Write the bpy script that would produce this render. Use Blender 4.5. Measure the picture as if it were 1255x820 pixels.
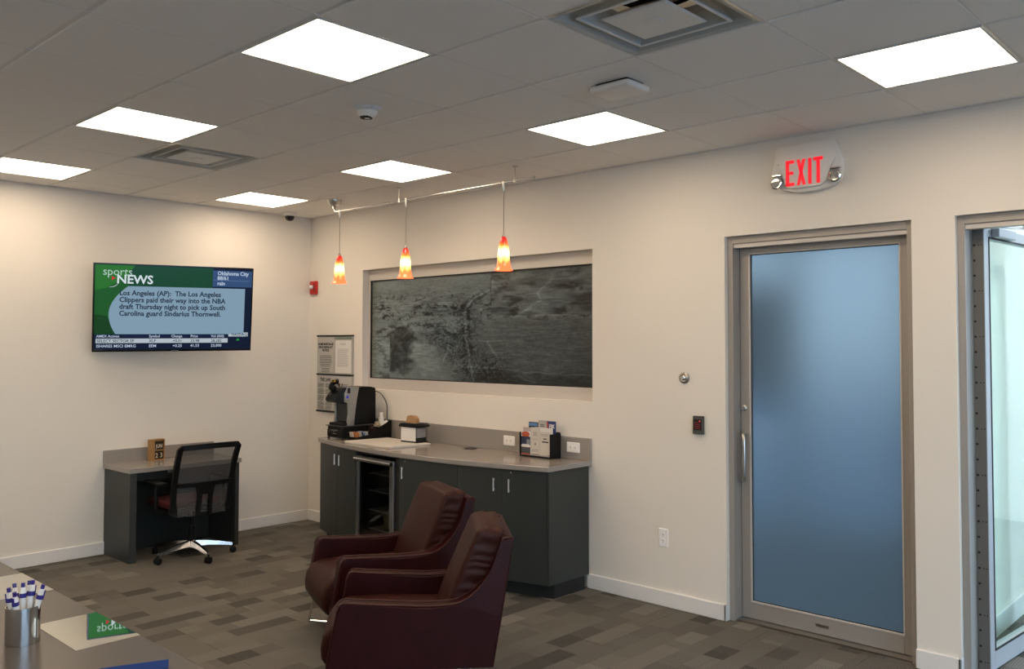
import bpy, bmesh, math, random
import numpy as np
from mathutils import Vector, Matrix
random.seed(7)
scn = bpy.context.scene
COL = scn.collection
for o in list(bpy.data.objects): bpy.data.objects.remove(o)
PI = math.pi
CZ = 2.976            # ceiling height
T = 0.6096            # ceiling grid module
OX, OY = 2.163, -1.2316

# ------------------------------------------------------------------ camera
cd = bpy.data.cameras.new('camera'); cam = bpy.data.objects.new('camera', cd); COL.objects.link(cam)
Rr = Vector((0.72924033, 0.68425581, 0.00158866)); Rd = Vector((-0.0219148, 0.02567594, -0.99943008)); Rf = Vector((-0.68390663, 0.72878991, 0.03371926))
cam.matrix_world = Matrix(((Rr.x, -Rd.x, -Rf.x, 7.3859348), (Rr.y, -Rd.y, -Rf.y, -4.93694027), (Rr.z, -Rd.z, -Rf.z, 1.72866639), (0, 0, 0, 1)))
cd.sensor_fit = 'HORIZONTAL'; cd.sensor_width = 36.0; cd.lens = 1067.84 / 1255 * 36; cd.shift_y = (385.625 - 410) / 1255
cd.clip_start = 0.05; cd.clip_end = 100
scn.camera = cam

# ------------------------------------------------------------------ light, sky, exposure
EXPO = 0.08
PANEL_L = 10.8                      # radiance of the ceiling light panels
PANEL_C = (1.0, 0.785, 0.57)
SKY_L = 6.4
w = bpy.data.worlds.new('sky'); scn.world = w; w.use_nodes = True
nt = w.node_tree; nt.nodes.clear()
wo = nt.nodes.new('ShaderNodeOutputWorld'); bg = nt.nodes.new('ShaderNodeBackground')
tc = nt.nodes.new('ShaderNodeTexCoord'); sx = nt.nodes.new('ShaderNodeSeparateXYZ'); cr = nt.nodes.new('ShaderNodeValToRGB')
nt.links.new(tc.outputs['Generated'], sx.inputs[0]); nt.links.new(sx.outputs['Z'], cr.inputs[0])
cr.color_ramp.elements[0].position = 0.0; cr.color_ramp.elements[0].color = (0.62, 0.80, 1.0, 1)
cr.color_ramp.elements[1].position = 0.7; cr.color_ramp.elements[1].color = (0.30, 0.55, 1.0, 1)
nt.links.new(cr.outputs[0], bg.inputs[0]); bg.inputs[1].default_value = SKY_L; nt.links.new(bg.outputs[0], wo.inputs[0])
scn.view_settings.view_transform = 'Standard'; scn.view_settings.look = 'None'
scn.view_settings.exposure = EXPO; scn.view_settings.gamma = 1.0; scn.view_settings.use_curve_mapping = False
cy = scn.cycles
cy.use_denoising = True; cy.max_bounces = 10; cy.diffuse_bounces = 6; cy.glossy_bounces = 5; cy.transmission_bounces = 8; cy.transparent_max_bounces = 12
cy.caustics_reflective = False; cy.caustics_refractive = False; cy.sample_clamp_indirect = 6.0

# ------------------------------------------------------------------ materials
MATS = {}
def lin(r, g, b):
    f = lambda c: (c / 255 / 12.92) if c / 255 <= 0.04045 else ((c / 255 + 0.055) / 1.055) ** 2.4
    return (f(r), f(g), f(b), 1)
def mat(name, col, rough=0.5, metal=0.0, coat=0.0, noise=0.0, nscale=30, bump=0.0, bscale=200, emit=None, es=1.0, trans=0.0, ior=1.45, alpha=1.0, spec=0.5, coatr=0.05):
    if name in MATS: return MATS[name]
    m = bpy.data.materials.new(name); m.use_nodes = True
    n = m.node_tree; b = n.nodes['Principled BSDF']
    if len(col) == 3: col = (*col, 1)
    b.inputs['Base Color'].default_value = col
    b.inputs['Roughness'].default_value = rough; b.inputs['Metallic'].default_value = metal
    b.inputs['Coat Weight'].default_value = coat; b.inputs['Coat Roughness'].default_value = coatr
    b.inputs['Transmission Weight'].default_value = trans; b.inputs['IOR'].default_value = ior; b.inputs['Alpha'].default_value = alpha
    b.inputs['Specular IOR Level'].default_value = spec
    if emit:
        b.inputs['Emission Color'].default_value = emit; b.inputs['Emission Strength'].default_value = es
    if noise or bump:
        t = n.nodes.new('ShaderNodeTexCoord')
    if noise:
        q = n.nodes.new('ShaderNodeTexNoise'); q.inputs['Scale'].default_value = nscale; q.inputs['Detail'].default_value = 4
        n.links.new(t.outputs['Object'], q.inputs['Vector'])
        mx = n.nodes.new('ShaderNodeMix'); mx.data_type = 'RGBA'
        mx.inputs[6].default_value = tuple(c * (1 - noise) for c in col[:3]) + (1,); mx.inputs[7].default_value = tuple(min(1, c * (1 + noise)) for c in col[:3]) + (1,)
        n.links.new(q.outputs['Fac'], mx.inputs[0]); n.links.new(mx.outputs[2], b.inputs['Base Color'])
    if bump:
        q2 = n.nodes.new('ShaderNodeTexNoise'); q2.inputs['Scale'].default_value = bscale; q2.inputs['Detail'].default_value = 3
        n.links.new(t.outputs['Object'], q2.inputs['Vector'])
        bp = n.nodes.new('ShaderNodeBump'); bp.inputs['Strength'].default_value = bump; bp.inputs['Distance'].default_value = 0.002
        n.links.new(q2.outputs['Fac'], bp.inputs['Height']); n.links.new(bp.outputs[0], b.inputs['Normal'])
    MATS[name] = m
    return m
def thin_glass(name, tint, refl=1.0):
    m = bpy.data.materials.new(name); m.use_nodes = True; n = m.node_tree; n.nodes.clear()
    o = n.nodes.new('ShaderNodeOutputMaterial'); tr = n.nodes.new('ShaderNodeBsdfTransparent'); gl = n.nodes.new('ShaderNodeBsdfGlossy')
    gl.inputs['Roughness'].default_value = 0.02; tr.inputs[0].default_value = (*tint, 1)
    lw = n.nodes.new('ShaderNodeLayerWeight'); lw.inputs[0].default_value = 0.5
    pw = n.nodes.new('ShaderNodeMath'); pw.operation = 'POWER'; pw.inputs[1].default_value = 4.5; n.links.new(lw.outputs['Facing'], pw.inputs[0])
    fr = n.nodes.new('ShaderNodeMath'); fr.operation = 'MULTIPLY_ADD'; fr.inputs[1].default_value = .9; fr.inputs[2].default_value = .04; n.links.new(pw.outputs[0], fr.inputs[0])
    mu = n.nodes.new('ShaderNodeMath'); mu.operation = 'MULTIPLY'; mu.inputs[1].default_value = refl
    mx = n.nodes.new('ShaderNodeMixShader')
    n.links.new(fr.outputs[0], mu.inputs[0]); n.links.new(mu.outputs[0], mx.inputs[0]); n.links.new(tr.outputs[0], mx.inputs[1]); n.links.new(gl.outputs[0], mx.inputs[2]); n.links.new(mx.outputs[0], o.inputs[0])
    MATS[name] = m
    return m

M_WALL = mat('wall_paint', (0.795, 0.757, 0.690), 0.75, bump=0.12, bscale=140, noise=0.015, nscale=3)
M_TRIM = mat('trim_paint', (0.80, 0.79, 0.77), 0.45)
M_TILE = mat('ceiling_tile_fibre', (0.86, 0.845, 0.82), 0.9, bump=0.5, bscale=260, noise=0.03, nscale=120)
M_GRID = mat('ceiling_grid_enamel', (0.74, 0.72, 0.69), 0.5)
M_SLAB = mat('ceiling_slab', (0.62, 0.62, 0.60), 0.9, noise=0.02)
M_ALU = mat('stone_grey_aluminium', (0.40, 0.375, 0.345), 0.42, metal=0.35, noise=0.02, nscale=60)
M_ALU2 = mat('blue_grey_aluminium', (0.47, 0.48, 0.50), 0.4, metal=0.3)
M_ALUL = mat('pale_aluminium', (0.60, 0.57, 0.53), 0.45, metal=0.2, noise=0.02)
M_CAB = mat('charcoal_laminate', (0.034, 0.039, 0.037), 0.45, noise=0.12, nscale=300)
M_CABD = mat('dark_toe_kick', (0.014, 0.017, 0.016), 0.6)
M_QUARTZ = mat('grey_quartz', (0.30, 0.275, 0.25), 0.22, coat=0.25, noise=0.1, nscale=400)
M_NICK = mat('brushed_nickel', (0.62, 0.60, 0.56), 0.28, metal=1.0)
M_BRIGHT = mat('satin_chrome', (0.85, 0.83, 0.80), 0.35, metal=0.75)
M_CHROME = mat('chrome', (0.80, 0.80, 0.80), 0.08, metal=1.0)
M_STEEL = mat('stainless_steel', (0.42, 0.40, 0.37), 0.3, metal=1.0, noise=0.05)
M_BLACK = mat('black_plastic', (0.007, 0.007, 0.0075), 0.42, spec=0.22)
M_BLACKM = mat('matte_black_plastic', (0.013, 0.013, 0.013), 0.65)
M_GLOSSBLK = mat('gloss_black', (0.006, 0.006, 0.007), 0.08)
M_WHITE = mat('white_plastic', (0.78, 0.76, 0.72), 0.4)
M_PLATE = mat('white_outlet_plastic', (0.90, 0.89, 0.87), 0.35)
M_PAPER = mat('white_paper', (0.74, 0.73, 0.70), 0.8)
M_VENT = mat('shaded_vent_enamel', (0.43, 0.45, 0.44), 0.4)  # white vent metal toned darker on its slopes, shade put into the colour
M_METALW = mat('white_enamel_metal', (0.66, 0.67, 0.66), 0.4)
M_LEATHER = mat('oxblood_leather', (0.025, 0.0034, 0.0044), 0.42, noise=0.3, nscale=9, bump=0.3, bscale=350, spec=0.20)
M_LEATHER2 = mat('brown_oxblood_leather', (0.034, 0.0086, 0.0058), 0.46, noise=0.25, nscale=7, bump=0.3, bscale=350, spec=0.20)
M_PIPE = mat('copper_leather_piping', (0.062, 0.018, 0.013), 0.45)  # piping toned lighter and more coppery than the leather
M_RED = mat('red_plastic', (0.50, 0.018, 0.018), 0.35)
M_INK = mat('black_ink', (0.02, 0.02, 0.022), 0.8)
M_INKG = mat('grey_ink', (0.16, 0.16, 0.16), 0.8)
M_MIRROR = mat('mirror_inlay', (0.64, 0.66, 0.62), 0.015, metal=1.0)
M_TAUPE = mat('taupe_laminate', (0.060, 0.051, 0.045), 0.30, noise=0.06, nscale=200)
M_NAVY = mat('navy_card', (0.02, 0.045, 0.16), 0.45)
M_WOOD = mat('pale_oak', (0.36, 0.20, 0.075), 0.5, noise=0.2, nscale=40)
M_KRAFT = mat('brown_kraft_paper', (0.40, 0.235, 0.11), 0.8, noise=0.15, nscale=50)
M_GOLD = mat('brass', (0.62, 0.42, 0.10), 0.25, metal=1.0)
M_SEAT = mat('red_seat_fabric', (0.075, 0.009, 0.010), 0.85, bump=0.3)
M_PURPLE = mat('purple_blue_plastic', (0.035, 0.025, 0.19), 0.35)
M_GLASS = thin_glass('clear_pane', (0.965, 0.995, 0.98))
M_LEAFG = thin_glass('greenish_pane', (0.93, 0.995, 0.965), 0.8)
M_SMOKE = thin_glass('smoked_glass', (0.57, 0.59, 0.58))
M_ACRYL = thin_glass('clear_acrylic', (0.93, 0.93, 0.94))
M_PANEL = mat('panel_diffuser', (0.8, 0.8, 0.8), 0.5, emit=(*PANEL_C, 1), es=PANEL_L)
def emat(name, rgb, k=1.0):
    c = lin(*rgb)
    return mat(name, (0.002, 0.002, 0.002), 0.2, spec=.2, emit=c, es=k * 2 ** -EXPO)

def carpet():
    m = bpy.data.materials.new('carpet_loop'); m.use_nodes = True; n = m.node_tree; b = n.nodes['Principled BSDF']
    L = n.links.new
    g = n.nodes.new('ShaderNodeNewGeometry'); s = n.nodes.new('ShaderNodeSeparateXYZ'); L(g.outputs['Position'], s.inputs[0])
    def cell(rowh, colw, ox, oy, seed):
        # rows along X (width rowh), patches along Y (length colw), random shift per row
        def math_(op, a, b=None, c=None):
            q = n.nodes.new('ShaderNodeMath'); q.operation = op
            for i, v in enumerate((a, b, c)):
                if v is None: continue
                if isinstance(v, (int, float)): q.inputs[i].default_value = v
                else: L(v, q.inputs[i])
            return q.outputs[0]
        r = math_('FLOOR', math_('DIVIDE', math_('ADD', s.outputs[0], ox), rowh))
        wn = n.nodes.new('ShaderNodeTexWhiteNoise'); wn.noise_dimensions = '1D'; L(math_('ADD', r, seed), wn.inputs['W'])
        yy = math_('ADD', math_('DIVIDE', math_('ADD', s.outputs[1], oy), colw), math_('MULTIPLY', wn.outputs['Value'], 7.0))
        c = math_('FLOOR', yy)
        cb = n.nodes.new('ShaderNodeCombineXYZ'); L(r, cb.inputs[0]); L(c, cb.inputs[1]); cb.inputs[2].default_value = seed
        w2 = n.nodes.new('ShaderNodeTexWhiteNoise'); w2.noise_dimensions = '3D'; L(cb.outputs[0], w2.inputs['Vector'])
        return w2.outputs['Value'], w2.outputs['Color'], math_
    v1, c1, math_ = cell(0.127, 0.205, 0.03, 0.02, 3.1)
    v2, c2, _ = cell(0.127, 0.41, 0.03, 0.11, 8.7)
    ramp = n.nodes.new('ShaderNodeValToRGB'); ramp.color_ramp.interpolation = 'CONSTANT'
    el = ramp.color_ramp.elements
    cols = [(0, .082, .079, .071), (.13, .137, .130, .115), (.62, .129, .123, .108), (.76, .146, .139, .123), (.86, .172, .164, .145), (.95, .107, .102, .090)]
    el[0].position = 0; el[0].color = (*cols[0][1:], 1); el[1].position = cols[1][0]; el[1].color = (*cols[1][1:], 1)
    for p, *c in cols[2:]:
        e = el.new(p); e.color = (*c, 1)
    L(v1, ramp.inputs[0])
    ramp2 = n.nodes.new('ShaderNodeValToRGB'); ramp2.color_ramp.interpolation = 'CONSTANT'
    e2 = ramp2.color_ramp.elements
    e2[0].position = 0; e2[0].color = (.86, .86, .87, 1); e2[1].position = .22; e2[1].color = (1, 1, 1, 1); e = e2.new(.80); e.color = (1.14, 1.13, 1.12, 1)
    L(v2, ramp2.inputs[0])
    mx = n.nodes.new('ShaderNodeMix'); mx.data_type = 'RGBA'; mx.blend_type = 'MULTIPLY'; mx.inputs[0].default_value = 1
    L(ramp.outputs[0], mx.inputs[6]); L(ramp2.outputs[0], mx.inputs[7])
    # fine ribs along Y
    rib = math_('SINE', math_('MULTIPLY', s.outputs[0], 2 * PI / 0.0135))
    dash = math_('SINE', math_('MULTIPLY', s.outputs[1], 2 * PI / 0.024))
    rv = math_('MULTIPLY_ADD', math_('MULTIPLY', rib, math_('MULTIPLY_ADD', dash, 0.35, 0.65)), 0.30, 1.0)
    nz = n.nodes.new('ShaderNodeTexNoise'); nz.inputs['Scale'].default_value = 260; nz.inputs['Detail'].default_value = 2; L(g.outputs['Position'], nz.inputs['Vector'])
    rv2 = math_('MULTIPLY', rv, math_('MULTIPLY_ADD', nz.outputs['Fac'], 0.5, 0.75))
    vm = n.nodes.new('ShaderNodeVectorMath'); vm.operation = 'SCALE'; L(mx.outputs[2], vm.inputs[0]); L(rv2, vm.inputs['Scale'])
    L(vm.outputs[0], b.inputs['Base Color']); b.inputs['Roughness'].default_value = 0.95; b.inputs['Specular IOR Level'].default_value = 0.1
    bp = n.nodes.new('ShaderNodeBump'); bp.inputs['Strength'].default_value = 0.5; bp.inputs['Distance'].default_value = 0.003; L(rv2, bp.inputs['Height']); L(bp.outputs[0], b.inputs['Normal'])
    return m
M_CARPET = carpet()

# ------------------------------------------------------------------ mesh helpers
def new(): return bmesh.new()
def merge(bm, other):
    me = bpy.data.meshes.new('t'); other.to_mesh(me); other.free(); bm.from_mesh(me); bpy.data.meshes.remove(me)
def box(bm, x0, x1, y0, y1, z0, z1, bev=0.0, seg=2):
    t = new(); bmesh.ops.create_cube(t, size=1)
    bmesh.ops.scale(t, vec=(x1 - x0, y1 - y0, z1 - z0), verts=t.verts)
    bmesh.ops.translate(t, vec=((x0 + x1) / 2, (y0 + y1) / 2, (z0 + z1) / 2), verts=t.verts)
    if bev: bmesh.ops.bevel(t, geom=t.edges[:], offset=bev, segments=seg, affect='EDGES', profile=0.5)
    merge(bm, t); return bm
def B(x0, x1, y0, y1, z0, z1, bev=0.0, seg=2): return box(new(), x0, x1, y0, y1, z0, z1, bev, seg)
def prism(bm, pts, axis, a0, a1, bev=0.0, seg=1):
    """polygon pts (2-D) extruded along axis ('x','y','z') from a0 to a1"""
    t = new()
    def P(p, a):
        if axis == 'z': return (p[0], p[1], a)
        if axis == 'y': return (p[0], a, p[1])
        return (a, p[0], p[1])
    v0 = [t.verts.new(P(p, a0)) for p in pts]; v1 = [t.verts.new(P(p, a1)) for p in pts]
    t.faces.new(v0); t.faces.new(v1[::-1]); k = len(pts)
    for i in range(k): t.faces.new((v0[i], v1[i], v1[(i + 1) % k], v0[(i + 1) % k]))
    bmesh.ops.recalc_face_normals(t, faces=t.faces)
    if bev: bmesh.ops.bevel(t, geom=t.edges[:], offset=bev, segments=seg, affect='EDGES', profile=0.5)
    merge(bm, t); return bm
def lathe(bm, prof, c, axis='z', seg=24, sx=1.0, sy=1.0):
    """prof: (radius, height); closed where radius is 0"""
    t = new(); rings = []
    for r, h in prof:
        if r < 1e-6: rings.append([t.verts.new((0, 0, h))])
        else: rings.append([t.verts.new((r * sx * math.cos(2 * PI * i / seg), r * sy * math.sin(2 * PI * i / seg), h)) for i in range(seg)])
    for a, b in zip(rings, rings[1:]):
        for i in range(seg):
            j = (i + 1) % seg
            if len(a) == 1 and len(b) == 1: continue
            if len(a) == 1: t.faces.new((a[0], b[i], b[j]))
            elif len(b) == 1: t.faces.new((a[i], b[0], a[j]))
            else: t.faces.new((a[i], b[i], b[j], a[j]))
    bmesh.ops.recalc_face_normals(t, faces=t.faces)
    if axis == 'x': bmesh.ops.rotate(t, matrix=Matrix.Rotation(PI / 2, 3, 'Y'), verts=t.verts)
    if axis == 'y': bmesh.ops.rotate(t, matrix=Matrix.Rotation(PI / 2, 3, 'X'), verts=t.verts)   # height runs to -Y
    bmesh.ops.translate(t, vec=c, verts=t.verts); merge(bm, t); return bm
def tube(bm, pts, r, seg=8, cap=True):
    pts = [Vector(p) for p in pts]; rs = r if isinstance(r, (list, tuple)) else [r] * len(pts)
    t = new(); rings = []; up = None
    for i, p in enumerate(pts):
        d = (pts[min(i + 1, len(pts) - 1)] - pts[max(i - 1, 0)]).normalized()
        if up is None: up = d.orthogonal().normalized()
        up = (up - d * up.dot(d))
        up = up.normalized() if up.length > 1e-5 else d.orthogonal().normalized()
        s = d.cross(up)
        rings.append([t.verts.new(p + (up * math.cos(2 * PI * k / seg) + s * math.sin(2 * PI * k / seg)) * rs[i]) for k in range(seg)])
    for a, b in zip(rings, rings[1:]):
        for k in range(seg): t.faces.new((a[k], a[(k + 1) % seg], b[(k + 1) % seg], b[k]))
    if cap: t.faces.new(rings[0][::-1]); t.faces.new(rings[-1])
    bmesh.ops.recalc_face_normals(t, faces=t.faces); merge(bm, t); return bm
def smooth_path(pts, n=6):
    out = []; P = [Vector(p) for p in pts]
    for i in range(len(P) - 1):
        a = P[max(i - 1, 0)]; b = P[i]; c = P[i + 1]; d = P[min(i + 2, len(P) - 1)]
        for k in range(n):
            t = k / n
            out.append(0.5 * ((2 * b) + (c - a) * t + (2 * a - 5 * b + 4 * c - d) * t * t + (-a + 3 * b - 3 * c + d) * t ** 3))
    out.append(P[-1]); return out
def loft(bm, sections, closed=True):
    t = new(); R = [[t.verts.new(p) for p in s] for s in sections]; k = len(R[0])
    for a, b in zip(R, R[1:]):
        for i in range(k): t.faces.new((a[i], a[(i + 1) % k], b[(i + 1) % k], b[i]))
    if closed: t.faces.new(R[0][::-1]); t.faces.new(R[-1])
    bmesh.ops.recalc_face_normals(t, faces=t.faces); merge(bm, t); return bm
def frame_y(bm, x0, x1, z0, z1, wl, wr, wb, wt, y0, y1, bev=0.0):
    """rectangular frame standing in an XZ plane"""
    if wl: box(bm, x0, x0 + wl, y0, y1, z0, z1, bev)
    if wr: box(bm, x1 - wr, x1, y0, y1, z0, z1, bev)
    if wb: box(bm, x0 + wl, x1 - wr, y0, y1, z0, z0 + wb, bev)
    if wt: box(bm, x0 + wl, x1 - wr, y0, y1, z1 - wt, z1, bev)
    return bm

# ------------------------------------------------------------------ object helpers
def setp(o, label=None, cat=None, group=None, kind=None):
    if label: o['label'] = label
    if cat: o['category'] = cat
    if group: o['group'] = group
    if kind: o['kind'] = kind
    return o
def thing(name, label, cat, loc=(0, 0, 0), rz=0.0, group=None):
    o = bpy.data.objects.new(name, None); COL.objects.link(o); o.empty_display_size = 0.1
    o.matrix_world = Matrix.Translation(loc) @ Matrix.Rotation(rz, 4, 'Z')
    return setp(o, label, cat, group)
def root_of(p):
    while p.parent: p = p.parent
    return p
def obj(name, bm, m, parent=None, smooth=False, world=True, label=None, angle=35):
    """link bm as one mesh object; world=True: bm is in world space, else in the thing's own space"""
    me = bpy.data.meshes.new(name)
    o = bpy.data.objects.new(name, me); COL.objects.link(o)
    if parent:
        if world: bm.transform(root_of(parent).matrix_world.inverted())
        o.parent = parent
        if parent.parent: pass
    else:
        xs = [v.co for v in bm.verts]
        c = Vector(((min(v.x for v in xs) + max(v.x for v in xs)) / 2, (min(v.y for v in xs) + max(v.y for v in xs)) / 2, min(v.z for v in xs)))
        bmesh.ops.translate(bm, vec=-c, verts=bm.verts); o.matrix_world = Matrix.Translation(c)
    bm.to_mesh(me); bm.free()
    me.materials.append(m)
    if smooth:
        for p in me.polygons: p.use_smooth = True
        if angle < 180:
            try: me.set_sharp_from_angle(angle=math.radians(angle))
            except Exception: pass
    if label: o['label'] = label
    return o
def struct(name, bm, m, parent=None, smooth=False):
    o = obj(name, bm, m, parent, smooth)
    if parent is None: o['kind'] = 'structure'
    return o
def sthing(name, loc=(0, 0, 0)):
    o = bpy.data.objects.new(name, None); COL.objects.link(o); o.matrix_world = Matrix.Translation(loc); o['kind'] = 'structure'; return o
def copy_tree(o, loc=None, rz=None, label=None, parent=None):
    c = o.copy(); COL.objects.link(c)
    if parent: c.parent = parent
    for ch in o.children: copy_tree(ch, parent=c)
    if loc is not None: c.matrix_world = Matrix.Translation(loc) @ Matrix.Rotation(rz or 0.0, 4, 'Z')
    if label: c['label'] = label
    return c
def text_bm(s, size, extrude=0.0006, sx=1.0, bold=0.0, align='LEFT'):
    """text lying in the XZ plane, facing -Y, its baseline starting at the origin"""
    cu = bpy.data.curves.new('t', 'FONT'); cu.body = s; cu.size = size; cu.extrude = extrude; cu.resolution_u = 2; cu.align_x = align; cu.offset = bold
    o = bpy.data.objects.new('t', cu); COL.objects.link(o)
    bpy.context.view_layer.update()
    me = bpy.data.meshes.new_from_object(o.evaluated_get(bpy.context.evaluated_depsgraph_get()))
    bm = new(); bm.from_mesh(me); bpy.data.meshes.remove(me); bpy.data.objects.remove(o); bpy.data.curves.remove(cu)
    bmesh.ops.scale(bm, vec=(sx, 1, 1), verts=bm.verts)
    bmesh.ops.rotate(bm, matrix=Matrix.Rotation(PI / 2, 3, 'X'), verts=bm.verts)
    return bm
def put_text(bm, s, x, y, z, size, **k):
    t = text_bm(s, size, **k); bmesh.ops.translate(t, vec=(x, y, z), verts=t.verts); merge(bm, t); return bm

# ================================================================== SETTING
WT = 0.2
def wall_with_holes(bm, x0, x1, z1, holes, y0, y1):
    xs = sorted({x0, x1, *[h[0] for h in holes], *[h[1] for h in holes]})
    for a, b in zip(xs, xs[1:]):
        mid = (a + b) / 2; hs = [h for h in holes if h[0] < mid < h[1]]
        z = 0.0
        for h in sorted(hs, key=lambda q: q[2]):
            if h[2] > z: box(bm, a, b, y0, y1, z, h[2])
            z = h[3]
        if z < z1: box(bm, a, b, y0, y1, z, z1)
    bmesh.ops.remove_doubles(bm, verts=bm.verts, dist=1e-5)
    return bm
DX0, DX1, DZ = 4.600, 5.735, 2.410      # frosted door opening
EX0, EX1 = 5.957, 7.090                 # open door opening
WX0, WX1, WZ0, WZ1 = 0.853, 3.541, 1.316, 2.412
ZT = CZ + 0.2
struct('wall_back', wall_with_holes(new(), -0.2, 10.7, ZT, [(WX0, WX1, WZ0, WZ1), (DX0, DX1, 0, DZ), (EX0, EX1, 0, DZ)], 0.0, WT), M_WALL)
struct('wall_left', B(-0.2, 0, -8.2, 0, 0, ZT), M_WALL)
t = wall_with_holes(new(), -7.6, -1.2, ZT, [(-7.0, -1.9, 0.15, 2.75)], 0, 0.2)
bmesh.ops.rotate(t, matrix=Matrix.Rotation(PI / 2, 3, 'Z'), verts=t.verts); bmesh.ops.translate(t, vec=(10.7, 0, 0), verts=t.verts)
box(t, 10.5, 10.7, -8.2, -7.6, 0, ZT); box(t, 10.5, 10.7, -1.2, 0, 0, ZT)
struct('wall_right', t, M_WALL)
struct('wall_front', B(-0.2, 10.7, -8.4, -8.2, 0, ZT), M_WALL)
# window in the right wall (behind the camera's right shoulder, daylight source)
wr = sthing('window_2', (10.6, -4.45, 0.15))
t = new()
for y in (-6.98, -5.28, -3.58, -1.92): box(t, 10.56, 10.64, y - 0.03, y + 0.03, 0.15, 2.75)
box(t, 10.56, 10.64, -7.0, -1.9, 0.15, 0.21); box(t, 10.56, 10.64, -7.0, -1.9, 2.69, 2.75)
obj('window_frame', t, M_ALU, wr)
for a, b in ((-6.95, -5.31), (-5.25, -3.61), (-3.55, -1.95)): obj('pane', B(10.595, 10.605, a, b, 0.21, 2.69), M_GLASS, wr)
# rooms beyond the two doors
struct('wall_vestibule_back', wall_with_holes(new(), 1.8, 5.80, ZT, [(2.6, 3.90, 0.10, 1.30), (2.6, 3.90, 2.25, 2.75), (3.90, 5.0, 0.10, 2.75)], 3.2, 3.4), M_WALL)  # unseen openings and solid panel shaped for the light on the frosted pane
struct('wall_vestibule_left', B(1.8, 2.0, 0.2, 3.2, 0, ZT), M_WALL)
t = wall_with_holes(new(), 0.2, 4.7, ZT, [], -5.90, -5.80)
bmesh.ops.rotate(t, matrix=Matrix.Rotation(PI / 2, 3, 'Z'), verts=t.verts)
struct('wall_partition', t, M_WALL)
struct('wall_office_back', wall_with_holes(new(), 5.80, 9.7, ZT, [], 4.5, 4.7), M_WALL)
t = wall_with_holes(new(), 0.2, 4.5, ZT, [(0.4, 4.3, 0.1, 2.85)], -9.7, -9.5)
bmesh.ops.rotate(t, matrix=Matrix.Rotation(PI / 2, 3, 'Z'), verts=t.verts)
struct('wall_office_right', t, M_WALL)
for k, (x0, x1, y, z0, z1) in enumerate(((3.90, 5.0, 3.3, 0.10, 2.75), (2.6, 3.90, 3.3, .10, 1.30), (2.6, 3.90, 3.3, 2.25, 2.75))):
    r = sthing('window_%d' % (3 + k), ((x0 + x1) / 2, y, z0))
    obj('window_frame', frame_y(new(), x0, x1, z0, z1, .05, .05, .05, .05, y - .03, y + .03), M_ALU, r)
    obj('pane', B(x0 + .05, x1 - .05, y - .004, y + .004, z0 + .05, z1 - .05), M_GLASS, r)
r = sthing('window_6', (9.6, 2.4, 0.1))
t = new()
for y in (0.43, 2.4, 4.27): box(t, 9.57, 9.63, y - .03, y + .03, 0.1, 2.85)
obj('window_frame', t, M_ALU, r)
for a, b in ((.46, 2.37), (2.43, 4.24)): obj('pane', B(9.596, 9.604, a, b, .1, 2.85), M_GLASS, r)

struct('ground', B(-40, 50, 4.75, 60, -.30, -.15), mat('grey_asphalt', (.27, .275, .28), .9, noise=.1, nscale=6))
struct('ground_2', B(10.75, 60, -60, 4.75, -.30, -.15), mat('pale_concrete', (.42, .42, .41), .9, noise=.06, nscale=4))
# ---- floor: slab plus carpet tiles where the photo can see them
floor = struct('floor', B(-0.2, 10.7, -8.4, 4.7, -0.12, -0.004), M_CARPET)
ct = None
fy0 = -5.486
for i in range(13):
    for j in range(9):
        x0 = i * T; y0 = fy0 + j * T
        if x0 > 8: continue
        if ct is None:
            bm = B(0.0006, T - 0.0006, 0.0006, T - 0.0006, -0.004, 0.0, 0.0012, 1)
            ct = obj('carpet_tile', bm, M_CARPET, floor, world=False); me0 = ct.data
            ct.matrix_parent_inverse = floor.matrix_world.inverted(); ct.location = (x0, y0, 0)
        else:
            c = ct.copy(); COL.objects.link(c); c.location = (x0, y0, 0)
struct('floor_2', B(1.8, 9.7, 0.0, 4.5, -0.003, 0.0), M_CARPET)

# ---- ceiling: slab, grid runners, tiles
ceil = struct('ceiling', B(-0.2, 10.7, -8.4, 4.7, ZT, ZT + 0.1), M_SLAB)
struct('ceiling_2', B(0, 10.5, -8.2, OY - 6 * T - 0.012, CZ, CZ + 0.03), M_TILE)
struct('ceiling_3', B(1.8, 9.7, 0.2, 4.5, CZ - 0.02, CZ + 0.02), M_TILE)
LIGHTS = [(3, -3), (0, -3), (-3, -3), (0, 0), (-3, 0), (3, 0), (6, 0), (6, -3), (9, 0), (9, -3), (0, -6), (3, -6), (6, -6), (9, -6), (-3, -6), (0, -9), (3, -9), (6, -9), (9, -9)]
VENTS = [(-1, -2), (5, -2)]
tile0 = None
for i in range(-4, 14):
    for j in range(-6, 2):
        if (i, j) in LIGHTS or (i, j) in VENTS: continue
        x0, x1 = max(OX + i * T, 0) + (.004 if i > -4 else 0), min(OX + (i + 1) * T, 10.5) - .004
        y0, y1 = OY + j * T + .012, (OY + (j + 1) * T - .012 if j < 1 else 0.0)
        if x1 - x0 < 0.05: continue
        full = (i > -4 and j < 1 and OX + (i + 1) * T <= 10.5)
        if full and tile0 is not None:
            c = tile0.copy(); COL.objects.link(c); c.location = (x0, y0, CZ); continue
        bm = B(0, x1 - x0, 0, y1 - y0, 0, 0.015, 0.002, 1)
        o = obj('ceiling_tile', bm, M_TILE, ceil, world=False); o.matrix_parent_inverse = ceil.matrix_world.inverted(); o.location = (x0, y0, CZ)
        if full: tile0 = o
for i in range(-3, 14):
    x = OX + i * T
    if x < 10.5: obj('grid_runner', B(x - .0055, x + .0055, OY - 6 * T - .012, 0, CZ + .0012, CZ + .03), M_GRID, ceil)
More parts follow.
